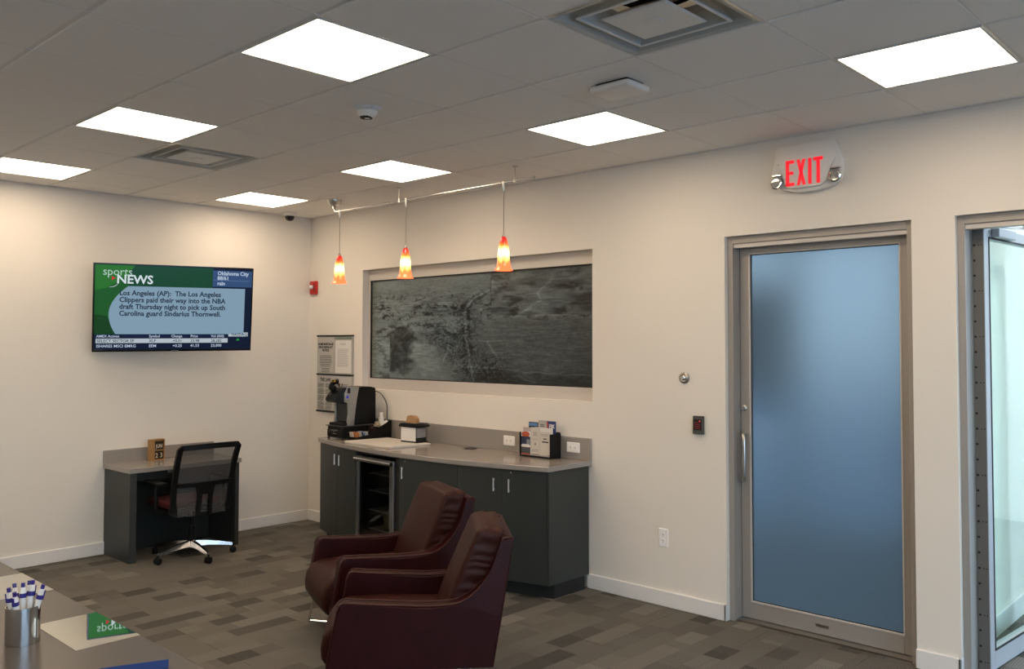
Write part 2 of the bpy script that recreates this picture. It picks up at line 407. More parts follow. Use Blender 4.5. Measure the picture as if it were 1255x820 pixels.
for j in range(-6, 2):
    y = OY + j * T
    obj('grid_runner', B(0, 10.5, y - .0135, y + .0135, CZ + .0055, CZ + .03), M_GRID, ceil)
obj('wall_angle', B(0, 10.5, -.02, 0, CZ - .004, CZ + .004), M_GRID, ceil)
obj('wall_angle', B(0, .02, -8.2, 0, CZ - .004, CZ + .004), M_GRID, ceil)

# ---- baseboards
def bb(name, *boxes):
    t = new()
    for b in boxes: box(t, *b, 0.004, 1)
    struct(name, t, M_TRIM)
BH = 0.102
bb('baseboard_left', (0, .016, -8.2, -1.965, 0, BH), (0, .016, -1.03, 0, 0, BH))
bb('baseboard_back', (0, .86, -.016, 0, 0, BH))
bb('baseboard_back', (3.50, DX0 + .002, -.016, 0, 0, BH), (DX0 - .014, DX0 + .002, -.016, .034, 0, BH))
bb('baseboard_back', (DX1 - .002, EX0 + .002, -.016, 0, 0, BH), (EX0 - .014, EX0 + .002, -.016, .034, 0, BH))
bb('baseboard_partition', (5.90, 5.916, .2, 4.5, 0, BH * 1.25))

# ================================================================== DOORS
def door_frame(root, x0, x1):
    z1 = DZ
    obj('door_frame', frame_y(new(), x0, x1, 0, z1, .037, .037, 0, .045, .035, .20, .002), M_ALU, root)
    t = new(); box(t, x0 + .037, x1 - .037, .045, .10, z1 - .072, z1 - .0455, .001)
    obj('door_stop', t, M_ALUL, root)
d1 = sthing('door_1', ((DX0 + DX1) / 2, .1, 0))
door_frame(d1, DX0, DX1)
LX0, LX1, LZ1 = DX0 + .040, DX1 - .040, DZ - .047
YL = .122
def leaf_frame(bm, x0, x1, z0, z1, y0, y1, st=.066, br=.105, tr=.062):
    return frame_y(bm, x0, x1, z0, z1, st, st, br, tr, y0, y1, .002)
lf = obj('door_leaf', leaf_frame(new(), LX0, LX1, .012, LZ1, YL, YL + .045), M_ALU, d1)
obj('glazing_bead', frame_y(new(), LX0 + .060, LX1 - .060, .112, LZ1 - .056, .010, .010, .010, .010, YL - .004, YL + .012, .0015), M_ALUL, lf)
obj('gasket', frame_y(new(), LX0 + .068, LX1 - .068, .120, LZ1 - .064, .006, .006, .006, .006, YL + .0085, YL + .0125), M_BLACKM, lf)
def frost():
    m = bpy.data.materials.new('frosted_glass'); m.use_nodes = True; n = m.node_tree; n.nodes.clear(); L = n.links.new
    o = n.nodes.new('ShaderNodeOutputMaterial')
    rf = n.nodes.new('ShaderNodeBsdfRefraction'); rf.inputs['Color'].default_value = (.235, .265, .285, 1); rf.inputs['Roughness'].default_value = .50; rf.inputs['IOR'].default_value = 1.35
    tl = n.nodes.new('ShaderNodeBsdfTranslucent'); tl.inputs['Color'].default_value = (.33, .38, .42, 1)
    gl = n.nodes.new('ShaderNodeBsdfGlossy'); gl.inputs['Roughness'].default_value = .32; gl.inputs['Color'].default_value = (.85, .92, 1, 1)
    df = n.nodes.new('ShaderNodeBsdfDiffuse'); df.inputs['Color'].default_value = (.13, .19, .24, 1)
    a = n.nodes.new('ShaderNodeMixShader'); a.inputs[0].default_value = .60; L(rf.outputs[0], a.inputs[1]); L(tl.outputs[0], a.inputs[2])
    d = n.nodes.new('ShaderNodeMixShader'); d.inputs[0].default_value = .3; L(a.outputs[0], d.inputs[1]); L(df.outputs[0], d.inputs[2])
    fr = n.nodes.new('ShaderNodeFresnel'); fr.inputs[0].default_value = 1.35
    b = n.nodes.new('ShaderNodeMixShader'); L(fr.outputs[0], b.inputs[0]); L(d.outputs[0], b.inputs[1]); L(gl.outputs[0], b.inputs[2]); L(b.outputs[0], o.inputs[0])
    return m
t = new(); vs = [t.verts.new(p) for p in ((LX0 + .066, YL + .014, .115), (LX1 - .066, YL + .014, .115), (LX1 - .066, YL + .014, LZ1 - .06), (LX0 + .066, YL + .014, LZ1 - .06))]; t.faces.new(vs)
obj('frosted_pane', t, frost(), d1, label='blue-tinted frosted glass pane')
# pull handle and lock cylinder
hx = LX0 + .024
hp = smooth_path([(hx, YL, 1.165), (hx + .012, YL - .045, 1.163), (hx + .030, YL - .066, 1.135), (hx + .034, YL - .070, 1.02), (hx + .030, YL - .066, .905), (hx + .012, YL - .045, .877), (hx, YL, .875)], 6)
obj('pull_handle', tube(new(), hp, .0125, 12), M_NICK, d1, True, label='brushed nickel D-shaped pull handle')
t = lathe(new(), [(0, 0), (.019, 0), (.019, .008), (.014, .012), (.014, .02), (0, .02)], (hx, YL, 1.325), 'y', 16)
box(t, hx - .002, hx + .002, YL - .023, YL - .0195, 1.318, 1.332)
obj('lock_cylinder', t, M_NICK, d1, True)
obj('floor_label', B(5.12, 5.20, YL - .002, YL + .001, .055, .072), M_STEEL, d1)
obj('threshold', B(DX0 + .037, DX1 - .037, .05, .20, -.002, .010), M_STEEL, d1)

d2 = sthing('door_2', ((EX0 + EX1) / 2, .1, 0))
door_frame(d2, EX0, EX1)
obj('threshold', B(EX0 + .037, EX1 - .037, .05, .20, -.002, .010), M_STEEL, d2)
# open leaf, hinged on the left jamb and swung 85 degrees into the office
hl = Matrix.Translation((EX0 + .0395, .162, 0)) @ Matrix.Rotation(math.radians(85), 4, 'Z')
def leafpart(name, bm, m, parent, smooth=False, label=None):
    bm.transform(hl); return obj(name, bm, m, parent, smooth, label=label)
LW = LX1 - LX0
dl = leafpart('door_leaf', leaf_frame(new(), 0, LW, .012, LZ1, -.058, -.013), M_ALU2, d2)
leafpart('pane', B(.066, LW - .066, -.037, -.034, .117, LZ1 - .062), M_LEAFG, dl)
leafpart('glazing_bead', frame_y(new(), .058, LW - .058, .110, LZ1 - .054, .01, .01, .01, .01, -.061, -.056), M_BLACKM, dl)
leafpart('door_closer', B(.10, .36, -.10, -.058, LZ1 - .055, LZ1 - .005, .006), M_ALU2, dl)
t = tube(new(), [(.16, -.08, LZ1 + .005), (.34, -.16, LZ1 + .004), (.10, -.20, LZ1 + .010)], .007, 8)
leafpart('closer_arm', t, M_STEEL, dl)
# continuous geared hinge on the hinge edge, with its bearings
hg = obj('continuous_hinge', B(EX0 + .0405, EX0 + .095, .150, .1615, .012, LZ1 - .003, .002), mat('dark_grey_hinge', (.17, .165, .155), .45, metal=.3), d2)
hx0 = EX0 + .0405
sc0 = None
for k in range(28):
    z = .06 + k * .0815
    bm = lathe(new(), [(.0065, 0), (.0065, .0025), (0, .0025)], (0, 0, 0), 'y', 8)
    if k % 3 == 0:
        lathe(bm, [(.0035, 0), (.0035, .0018), (0, .0018)], (.022, 0, 0), 'y', 6); lathe(bm, [(.0035, 0), (.0035, .0018), (0, .0018)], (.036, 0, 0), 'y', 6)
    bmesh.ops.translate(bm, vec=(hx0 + .010, .150, z), verts=bm.verts)
    obj('hinge_screw', bm, M_BLACKM, hg)

# ================================================================== PRINTED WINDOW PANEL
win = sthing('window_1', ((WX0 + WX1) / 2, .1, WZ0))
PX0, PX1, PZ0, PZ1 = WX0 + .032, WX1 - .035, WZ0 + .098, WZ1 - .100
obj('window_frame', frame_y(new(), WX0, WX1, WZ0, WZ1, .030, .033, .096, .098, .068, .12, .002), M_ALUL, win)
obj('gasket', frame_y(new(), WX0 + .028, WX1 - .031, WZ0 + .094, WZ1 - .096, .009, .009, .009, .009, .069, .09), M_BLACKM, win)
obj('backing', B(WX0, WX1, .125, .195, WZ0, WZ1), M_BLACKM, win)
def vnoise(x, y, seed):
    r = np.random.RandomState(seed); g = r.rand(64, 64)
    xi = np.floor(x).astype(int); yi = np.floor(y).astype(int); fx = x - xi; fy = y - yi
    fx = fx * fx * (3 - 2 * fx); fy = fy * fy * (3 - 2 * fy)
    a = g[yi % 64, xi % 64]; b = g[yi % 64, (xi + 1) % 64]; c = g[(yi + 1) % 64, xi % 64]; d = g[(yi + 1) % 64, (xi + 1) % 64]
    return (a * (1 - fx) + b * fx) * (1 - fy) + (c * (1 - fx) + d * fx) * fy
def fbm(x, y, seed, o=5):
    v = 0; a = .5
    for k in range(o): v = v + a * vnoise(x * 2 ** k, y * 2 ** k, seed + k); a *= .5
    return v
def aerial():
    NX, NZ = 560, 228
    u0, v0 = np.meshgrid((np.arange(NX) + .5) / NX, (np.arange(NZ) + .5) / NZ)     # v runs down
    wu = fbm(u0 * 14, v0 * 7, 7, 4) - .47; wv = fbm(u0 * 14, v0 * 7, 8, 4) - .47
    u = u0 + .022 * wu; v = v0 + .05 * wv
    A = 2.45
    def dist(pl, uu=None, vv=None):
        uu = u if uu is None else uu; vv = v if vv is None else vv
        d = np.full(u.shape, 9.0)
        for (a, b), (c, e) in zip(pl, pl[1:]):
            ax, ay, bx, by = a * A, b, c * A, e; t = np.clip(((uu * A - ax) * (bx - ax) + (vv - ay) * (by - ay)) / ((bx - ax) ** 2 + (by - ay) ** 2), 0, 1)
            d = np.minimum(d, np.hypot(uu * A - ax - t * (bx - ax), vv - ay - t * (by - ay)))
        return d
    def blob(cu, cv, ru, rv, soft=.25, k=1.3):
        q = ((u - cu) / ru) ** 2 + ((v - cv) / rv) ** 2 + k * wv * 2.2
        return np.clip((1 + soft - q) / (2 * soft), 0, 1)
    grain = fbm(u0 * 150, v0 * 70, 101, 2) - .5
    tex = fbm(u0 * 60, v0 * 36, 31, 3)
    streak = fbm(u0 * 26 + 2 * v0, v0 * 70, 141, 4) - .5
    fine = fbm(u0 * 70 + 4 * v0, v0 * 130, 131, 3) - .5
    val = .47 + .10 * (fbm(u0 * 8, v0 * 14, 3) - .5)
    up = np.clip((.50 - v) * 9, 0, 1)
    far = np.clip(v0 * 6 - .5, .05, 1)
    # far ridges: broken dark brush lines following each other
    r1 = np.abs(fbm(u0 * 6 + 1.5 * wu, v0 * 17 + 3 * wv, 21, 5) - .48) * 2
    val -= .30 * up * far * np.exp(-(r1 / .075) ** 2) * np.clip((tex - .34) * 5, 0, 1)
    r2 = np.abs(fbm(u0 * 11 + 2, v0 * 26 + 2 * wv, 25, 4) - .5) * 2
    val -= .17 * up * far * np.exp(-(r2 / .10) ** 2) * (tex > .42)
    val += .30 * streak * up * far
    val += .10 * fine
    # pale open ground inside the river bend
    op = blob(.33, .46, .16, .075, .3); val = val * (1 - op) + op * (.55 + .10 * fine)
    # striped farmland on the right
    fr = np.clip((u - .50) * 7, 0, 1) * np.clip((v - .40) * 12, 0, 1)
    val = val * (1 - fr) + fr * (.385 + .20 * streak + .16 * fine)
    # wooded slope and snow slope at the lower left
    wd = blob(.18, .75, .10, .23, .25); val = val * (1 - wd) + wd * (.25 + .34 * (tex - .42) + .1 * fine)
    sn = blob(.285, .80, .075, .20, .45, 1.8); val = val * (1 - sn) + sn * (.55 + .25 * streak)
    # the town: short strokes for roofs and hedges, thinning outwards
    dt = np.minimum(dist([(.33, .50), (.42, .62), (.50, .78), (.60, .92)]), dist([(.47, .42), (.49, .9)]))
    town = np.exp(-(dt / .17) ** 2)
    sp = vnoise(u0 * 150 + 20 * wu, v0 * 64 + 8 * wv, 61); sp2 = vnoise(u0 * 90 + 9, v0 * 110, 62)
    val -= .17 * town * np.clip((sp - .5) * 5, 0, 1) + .10 * town * (sp2 > .62)
    val += .07 * town * (sp < .16)
    val -= .08 * town
    low = np.clip((v - .86) * 9, 0, 1) * np.clip((u - .40) * 6, 0, 1); val -= .13 * low
    tree = dist([(.03, .53), (.13, .47), (.26, .45), (.36, .49), (.44, .57)])
    val -= .24 * np.exp(-(tree / .022) ** 2) * np.clip((tex - .32) * 5, 0, 1)
    for pl, wd_, am in (([(.585, .16), (.52, .22), (.485, .31), (.476, .40), (.487, .55), (.492, .72), (.52, 1)], .0085, .13), ([(.36, .50), (.40, .60), (.395, .70), (.375, .82)], .006, .13),
                        ([(.58, .62), (.62, .76), (.645, .87)], .006, .15), ([(.52, .615), (.64, .625)], .005, .12), ([(.49, .86), (.66, .875), (.85, .90), (1, .905)], .006, .12),
                        ([(.44, .66), (.43, .88)], .004, .10), ([(.70, .92), (.78, .985)], .007, .12)):
        val += am * np.exp(-(dist(pl) / wd_) ** 2)
    for off, am in ((.030, .20), (-.030, .15)):
        val -= am * np.exp(-((dist([(.58 + off / 2, .17), (.515 + off / 2, .23), (.482 + off / 2, .32), (.476 + off / 2, .42), (.487 + off / 2, .56), (.49 + off / 2, .75)]) - .004) / .013) ** 2) * np.clip((tex - .3) * 5, 0, 1)
    # second picture set into the upper right
    ins = (u0 > .595) & (v0 < .40)
    iv = .42 + .34 * (fbm(u0 * 15, v0 * 20, 71) - .5) + .25 * streak
    iv -= .22 * np.clip((fbm(u0 * 13 + 3, v0 * 12, 81) - .52) * 6, 0, 1) * np.clip((tex - .3) * 5, 0, 1)
    iv += .10 * np.exp(-(dist([(.84, .1), (.79, .2), (.80, .28), (.70, .40)]) / .010) ** 2)
    iv -= .20 * np.exp(-(((u0 - .645) / .05) ** 2 + ((v0 - .345) / .03) ** 2)) + .2 * np.exp(-(((u0 - .95) / .04) ** 2 + ((v0 - .31) / .06) ** 2))
    val = np.where(ins, iv, val)
    val += .08 * np.exp(-((v0 - .408) / .006) ** 2) * (u0 > .595) * (sp2 > .3)
    val -= .08 * np.exp(-((u0 - .593) / .003) ** 2) * (v0 < .40)
    # third picture at the lower left
    ins2 = (u0 < .102) & (v0 > .575)
    val = np.where(ins2, .50 + .30 * streak - .16 * np.exp(-(r1 / .1) ** 2), val)
    val -= .09 * np.exp(-((v0 - .575) / .006) ** 2) * (u0 < .102)
    val += .09 * grain; u, v = u0, v0
    val = np.clip(val, .06, 1)
    val = np.clip(val * (1.16 - .40 * u) - .03 * v, .05, 1)
    rgb = np.stack([val * .89, val * 1.0, val * 1.03], -1) * np.array([1, 1, 1])
    edge = np.exp(-(u / .03) ** 2)[..., None]; rgb = rgb * (1 - .5 * edge) + np.array([.36, .37, .29]) * .5 * edge
    rgb = np.clip(rgb * .98, 0, 1) ** 2.1
    X = np.linspace(PX0, PX1, NX + 1); Z = np.linspace(PZ1, PZ0, NZ + 1)
    gx, gz = np.meshgrid(X, Z)
    co = np.stack([gx, np.full(gx.shape, .084), gz], -1).reshape(-1, 3)
    i, j = np.meshgrid(np.arange(NX), np.arange(NZ)); a = (j * (NX + 1) + i).reshape(-1)
    faces = np.stack([a, a + NX + 1, a + NX + 2, a + 1], -1)
    me = bpy.data.meshes.new('printed_glass'); me.vertices.add(len(co)); me.vertices.foreach_set('co', (co - np.array(win.location)).astype('f').reshape(-1))
    me.loops.add(faces.size); me.loops.foreach_set('vertex_index', faces.reshape(-1).astype('i'))
    me.polygons.add(len(faces)); me.polygons.foreach_set('loop_start', (np.arange(len(faces)) * 4).astype('i')); me.polygons.foreach_set('loop_total', np.full(len(faces), 4, 'i'))
    me.update()
    at = me.color_attributes.new('print', 'FLOAT_COLOR', 'CORNER')
    col = np.concatenate([rgb.reshape(-1, 3), np.ones((NX * NZ, 1))], -1); col = np.repeat(col, 4, 0)
    at.data.foreach_set('color', col.astype('f').reshape(-1))
    m = bpy.data.materials.new('printed_film'); m.use_nodes = True; n = m.node_tree; b = n.nodes['Principled BSDF']
    q = n.nodes.new('ShaderNodeAttribute'); q.attribute_name = 'print'; n.links.new(q.outputs['Color'], b.inputs['Base Color'])
    b.inputs['Roughness'].default_value = .28; b.inputs['Specular IOR Level'].default_value = .4
    me.materials.append(m)
    o = bpy.data.objects.new('printed_glass', me); COL.objects.link(o); o.parent = win
    o['label'] = 'dark glass printed with an old aerial view of a town'
    return o
aerial()

# ================================================================== CEILING THINGS
LNAME = {(3, -3): 'large bright square ceiling light nearest the viewer, left of centre', (0, -3): 'square ceiling light beside the small square vent at left', (-3, -3): 'square ceiling light cut by the left picture edge',
         (0, 0): 'square ceiling light directly above the row of pendant lamps', (-3, 0): 'farthest small square ceiling light near the corner dome camera', (3, 0): 'square ceiling light next to the white wireless box',
         (6, 0): 'square ceiling light at right near the exit sign'}
for (i, j) in LIGHTS:
    x0, y0 = OX + i * T, OY + j * T
    t = thing('ceiling_light', LNAME.get((i, j), 'square ceiling light panel out of the picture behind the viewer'), 'light', (x0 + T / 2, y0 + T / 2, CZ), group='square ceiling lights' if (i, j) in LNAME else 'ceiling lights outside the picture')
    zz = CZ - (.012 if j <= -6 else 0)
    fr = new(); a, b, w_ = .0125, T - .0125, .009
    for q in ((x0 + a, x0 + b, y0 + a, y0 + a + w_), (x0 + a, x0 + b, y0 + b - w_, y0 + b), (x0 + a, x0 + a + w_, y0 + a + w_, y0 + b - w_), (x0 + b - w_, x0 + b, y0 + a + w_, y0 + b - w_)): box(fr, *q, zz - .002, zz + .03)
    obj('frame', fr, M_METALW, t)
    obj('diffuser', B(x0 + a + w_, x0 + b - w_, y0 + a + w_, y0 + b - w_, zz + .002, zz + .006), M_PANEL, t, label='glowing white diffuser')
for x_, y_ in ((7.0, 1.4), (7.0, 3.2), (8.5, 1.4), (8.5, 3.2)):  # unseen panels added to brighten the side office
    t = thing('ceiling_light', 'added fill light panel over the side office, out of the picture', 'light', (x_, y_, CZ - .03), group='added office fill lights outside the picture')
    obj('frame', frame_y(new(), 0, 1, 0, 1, 0, 0, 0, 0, 0, 1) if False else B(x_ - .30, x_ + .30, y_ - .30, y_ + .30, CZ - .030, CZ - .0205), M_METALW, t)
    obj('diffuser', B(x_ - .28, x_ + .28, y_ - .28, y_ + .28, CZ - .034, CZ - .030), mat('office_fill_panel', (.8, .8, .8), .5, emit=(.84, .95, 1.0, 1), es=PANEL_L * 1.9), t)
def sqring(bm, c, s0, z0, s1, z1, th=.006):
    """sloped square louvre ring between half-sizes s0 (at z0) and s1 (at z1)"""
    sec = []
    for s, z in ((s0, z0), (s1, z1), (s1 - th, z1 + .001), (s0 - th, z0 + .001)): sec.append([(c[0] - s, c[1] - s, z), (c[0] + s, c[1] - s, z), (c[0] + s, c[1] + s, z), (c[0] - s, c[1] + s, z)])
    sec.append(sec[0]); return loft(bm, sec, False)
for (i, j), lab in zip(VENTS, ('small-looking square louvred ceiling vent behind the left ceiling lights', 'big square louvred ceiling vent at the top picture edge, nearest')):
    c = (OX + (i + .5) * T, OY + (j + .5) * T)
    t = thing('ceiling_vent', lab, 'vent', (*c, CZ), group='square ceiling vents')
    fr = new(); sqring(fr, c, .292, CZ - .001, .274, CZ + .004, .004); sqring(fr, c, .274, CZ + .003, .235, CZ + .115, .004)
    obj('frame', fr, M_VENT, t)
    obj('louvre', sqring(new(), c, .215, CZ + .004, .182, CZ + .055), M_VENT, t)
    q = new(); box(q, c[0] - .216, c[0] + .216, c[1] - .216, c[1] - .205, CZ - .001, CZ + .004); box(q, c[0] - .216, c[0] + .216, c[1] + .205, c[1] + .216, CZ - .001, CZ + .004)
    box(q, c[0] - .216, c[0] - .205, c[1] - .205, c[1] + .205, CZ - .001, CZ + .004); box(q, c[0] + .205, c[0] + .216, c[1] - .205, c[1] + .205, CZ - .001, CZ + .004)
    obj('louvre_lip', q, M_METALW, t)
    q = new(); s0 = .145
    loft(q, [[(c[0] - s, c[1] - s, z), (c[0] + s, c[1] - s, z), (c[0] + s, c[1] + s, z), (c[0] - s, c[1] + s, z)] for s, z in ((.137, CZ - .006), (.145, CZ - .002), (.142, CZ + .003), (.085, CZ + .030))])
    obj('centre_plate', q, M_METALW, t)
    obj('hub', lathe(new(), [(0, -.012), (.035, -.010), (.045, 0), (.045, .01)], (*c, CZ), 'z', 20), M_METALW, t, True)
    obj('duct', lathe(new(), [(.175, 0), (.175, .075), (0, .075)], (*c, CZ + .112), 'z', 28), mat('dark_duct', (.02, .02, .02), .7), t, True)
    obj('brace', B(c[0] - .17, c[0] + .17, c[1] - .006, c[1] + .006, CZ + .05, CZ + .075), M_STEEL, t)
# smoke detector
t = thing('smoke_detector', 'small round white smoke detector on a ceiling tile', 'smoke detector', (3.70, -2.13, CZ))
obj('base', lathe(new(), [(0, 0), (.075, 0), (.075, -.014), (.066, -.02), (0, -.02)], (3.70, -2.13, CZ - .0005), 'z', 28), M_METALW, t, True)
obj('head', lathe(new(), [(.056, -.02), (.052, -.035), (.036, -.052), (.030, -.056), (0, -.058)], (3.70, -2.13, CZ), 'z', 28), M_WHITE, t, True)
obj('sensor_slot', lathe(new(), [(.0365, -.046), (.032, -.0525), (0, -.0525)], (3.70, -2.135, CZ - .0045), 'z', 12), M_BLACKM, t, True)
obj('lamp_clip', B(3.752, 3.772, -2.16, -2.15, CZ - .022, CZ - .004, .002), M_CHROME, t)
# wireless access point
t = thing('access_point', 'white rectangular wireless box hanging under the ceiling', 'wireless box', (4.93, -1.56, CZ))
obj('housing', B(4.815, 5.045, -1.66, -1.475, CZ - .045, CZ - .012, .014, 4), M_WHITE, t, True)
obj('bracket', B(4.84, 5.02, -1.635, -1.50, CZ - .014, CZ - .0005), M_BLACKM, t)
# dome camera
t = thing('dome_camera', 'small black dome security camera under the ceiling near the room corner', 'camera', (.20, -.37, CZ))
obj('base', lathe(new(), [(0, 0), (.064, 0), (.064, -.024), (.054, -.032), (0, -.032)], (.20, -.37, CZ - .0045), 'z', 24), M_WHITE, t, True)
obj('dome', lathe(new(), [(.044, -.030), (.043, -.048), (.034, -.066), (.018, -.076), (0, -.079)], (.20, -.37, CZ - .0045), 'z', 24), M_GLOSSBLK, t, True)
# pendant rail and pendants
RY, RZ = -.50, 2.872
t = thing('pendant_rail', 'slim chrome rail under the ceiling carrying the three red pendants', 'light rail', (2.2, RY, CZ))
obj('rail', tube(new(), [(1.14, RY, RZ), (3.42, RY, RZ)], .0075, 12), M_CHROME, t, True)
obj('canopy', lathe(new(), [(0, 0), (.066, 0), (.064, -.018), (.050, -.040), (.020, -.052), (.014, -.055), (.014, -.078), (0, -.08)], (1.10, RY, CZ - .0005), 'z', 28), M_NICK, t, True)
obj('feed', tube(new(), [(1.10, RY, CZ - .07), (1.115, RY, RZ + .004), (1.145, RY, RZ)], .008, 10), M_NICK, t, True)
for x in (1.98, 3.25):
    q = lathe(new(), [(0, 0), (.022, 0), (.018, -.008), (.006, -.012), (.005, -.012), (.005, -.080)], (x, RY, CZ - .0005), 'z', 14)
    lathe(q, [(0, .016), (.011, .016), (.011, -.014), (0, -.014)], (x, RY, RZ), 'z', 12)
    obj('standoff', q, M_NICK, t, True)
lathe_end = lathe(new(), [(0, 0), (.011, .002), (.011, .022), (0, .024)], (3.41, RY, RZ), 'x', 12)
obj('end_cap', lathe_end, M_NICK, t, True)
def shade_mat():
    m = bpy.data.materials.new('flame_art_glass'); m.use_nodes = True; n = m.node_tree; L = n.links.new; b = n.nodes['Principled BSDF']
    tcn = n.nodes.new('ShaderNodeTexCoord'); s = n.nodes.new('ShaderNodeSeparateXYZ'); L(tcn.outputs['Object'], s.inputs[0])
    mp = n.nodes.new('ShaderNodeMapping'); mp.inputs['Scale'].default_value = (60, 60, 6); L(tcn.outputs['Object'], mp.inputs[0])
    nz = n.nodes.new('ShaderNodeTexNoise'); nz.inputs['Scale'].default_value = 1.0; L(mp.outputs[0], nz.inputs['Vector'])
    a = n.nodes.new('ShaderNodeMath'); a.operation = 'MULTIPLY_ADD'; L(s.outputs['Z'], a.inputs[0]); a.inputs[1].default_value = 1 / .245; 
    c = n.nodes.new('ShaderNodeMath'); c.operation = 'MULTIPLY_ADD'; L(nz.outputs['Fac'], c.inputs[0]); c.inputs[1].default_value = .30; c.inputs[2].default_value = -.15; L(c.outputs[0], a.inputs[2])
    r = n.nodes.new('ShaderNodeValToRGB'); L(a.outputs[0], r.inputs[0]); e = r.color_ramp.elements
    e[0].position = 0; e[0].color = (.78, .13, .045, 1); e[1].position = 1; e[1].color = (.25, .01, .01, 1)
    for p, col in ((.20, (.85, .17, .05, 1)), (.34, (1.0, .55, .12, 1)), (.48, (1.0, .86, .38, 1)), (.62, (1.0, .80, .28, 1)), (.73, (1.0, .22, .03, 1)), (.84, (.85, .03, .02, 1))):
        q = e.new(p); q.color = col
    r2 = n.nodes.new('ShaderNodeValToRGB'); L(a.outputs[0], r2.inputs[0]); e = r2.color_ramp.elements
    e[0].position = 0; e[0].color = (.62,) * 3 + (1,); e[1].position = 1; e[1].color = (.25,) * 3 + (1,)
    for p, v in ((.26, .8), (.40, 1.6), (.52, 2.4), (.64, 1.6), (.76, .85)):
        q = e.new(p); q.color = (v / 3,) * 3 + (1,) if False else (min(v / 2.4, 1),) * 3 + (1,)
    mu = n.nodes.new('ShaderNodeMath'); mu.operation = 'MULTIPLY'; L(r2.outputs[0], mu.inputs[0]); mu.inputs[1].default_value = 3.1
    L(r.outputs[0], b.inputs['Base Color']); L(r.outputs[0], b.inputs['Emission Color']); L(mu.outputs[0], b.inputs['Emission Strength'])
    b.inputs['Roughness'].default_value = .15; b.inputs['Coat Weight'].default_value = .3
    return m
M_SHADE = shade_mat()
PROF = [(.067, 0), (.058, .012), (.050, .035), (.045, .065), (.043, .10), (.041, .13), (.036, .165), (.029, .20), (.022, .228), (.013, .240), (0, .243)]
p0 = None
for x, lab in ((1.185, 'red and yellow glass pendant lamp farthest left, nearest the room corner'), (2.065, 'red and yellow glass pendant lamp in the middle of three'), (3.140, 'red and yellow glass pendant lamp farthest right, before the printed window')):
    z0 = 2.247
    if p0 is None:
        p0 = thing('pendant_lamp', lab, 'pendant lamp', (x, RY, z0), group='glass pendant lamps on the rail')
        sh = obj('lamp_shade', lathe(new(), PROF + [], (0, 0, 0), 'z', 28), M_SHADE, p0, True, world=False, angle=180, label='flame-coloured bell-shaped glass shade')
        q = lathe(new(), [(0, .045), (.018, .05), (.024, .075), (.018, .11), (.010, .125), (0, .125)], (0, 0, 0), 'z', 14)
        obj('bulb', q, mat('pendant_bulb', (.8, .8, .8), .5, emit=(1, .72, .40, 1), es=30), p0, True, world=False)
        obj('cord', tube(new(), [(0, 0, .246), (0, 0, RZ - z0 - .055)], .0021, 6), mat('taupe_cord', (.16, .13, .11), .5), p0, True, world=False)
        obj('socket_cap', lathe(new(), [(0, .262), (.008, .26), (.012, .246), (.012, .238), (0, .238)], (0, 0, 0), 'z', 14), M_STEEL, p0, True, world=False)
        q = lathe(new(), [(0, .010), (.0105, .010), (.0105, -.030), (.006, -.058), (0, -.058)], (0, 0, RZ - z0), 'z', 14)
        obj('rail_connector', q, M_NICK, p0, True, world=False)
    else: copy_tree(p0, (x, RY, z0), 0, lab)

# ================================================================== WALL THINGS
# television on a swivel arm
TVM = Matrix.Translation((.305, -1.530, 2.023)) @ Matrix.Rotation(-.2835, 4, 'Z') @ Matrix.Rotation(.137, 4, 'Y') @ Matrix.Rotation(PI / 2, 4, 'Z') @ Matrix.Rotation(-.008, 4, 'Y')
# local frame of the set: X to the right when seen from the front, -Y towards the viewer, Z up
W, H = 1.264, .722
tv = thing('television', 'wall-mounted flat television showing a sports news page', 'television', (.305, -1.530, 2.023 - H / 2))
def tvp(name, bm, m, parent=None, smooth=False, label=None):
    bm.transform(TVM); return obj(name, bm, m, parent or tv, smooth, label=label)
tvp('housing', B(-W / 2, W / 2, -.012, .030, -H / 2, H / 2, .004), M_BLACK)
tvp('bezel', frame_y(new(), -W / 2, W / 2, -H / 2, H / 2, .011, .011, .017, .011, -.016, -.010, .001), M_GLOSSBLK)
SW, SH = W - .022, H - .028; SX, SZ = -W / 2 + .011, H / 2 - .011
scr = tvp('screen', B(SX, SX + SW, -.013, -.0105, SZ - SH, SZ), emat('screen_navy', (16, 26, 48)), label='lit screen with a sports news page')
def U(u): return SX + u * SW
def V(v): return SZ - v * SH
def sq(name, u0, u1, v0, v1, m, layer):
    return tvp(name, B(U(u0), U(u1), -.0132 - .0003 * layer, -.0125, V(v1), V(v0)), m, scr)
# green left part: strips of slightly different green as on the page
sq('green_field', 0, .735, .0, .255, emat('screen_green', (21, 66, 43)), 1)
sq('green_band', 0, .20, .0, .815, emat('screen_green_mid', (28, 84, 36)), 1.2)
q = new(); prism(q, [(U(.0), V(.0)), (U(.24), V(.0)), (U(.20), V(.10)), (U(.13), V(.20)), (U(.07), V(.27)), (U(0), V(.30))], 'y', -.0138, -.0126)
tvp('green_glow', q, emat('screen_green_light', (40, 108, 38)), scr)
q = new(); prism(q, [(U(0), V(.58)), (U(.07), V(.60)), (U(.11), V(.70)), (U(.14), V(.815)), (U(0), V(.815))], 'y', -.01375, -.0126)
tvp('green_shade', q, emat('screen_green_dark', (22, 62, 30)), scr)
pts = [(U(.955), V(.245)), (U(.955), V(.815)), (U(.125), V(.815))]
for k in range(13):
    a = k / 12; v = .815 - a * (.815 - .245); pts.append((U(.085 + .085 * (2 * (a - .42)) ** 2 * (1 if a > .42 else .72) * 1.0), V(v)))
q = new(); prism(q, pts, 'y', -.01415, -.0126); tvp('text_panel', q, emat('screen_pale', (126, 152, 172)), scr)
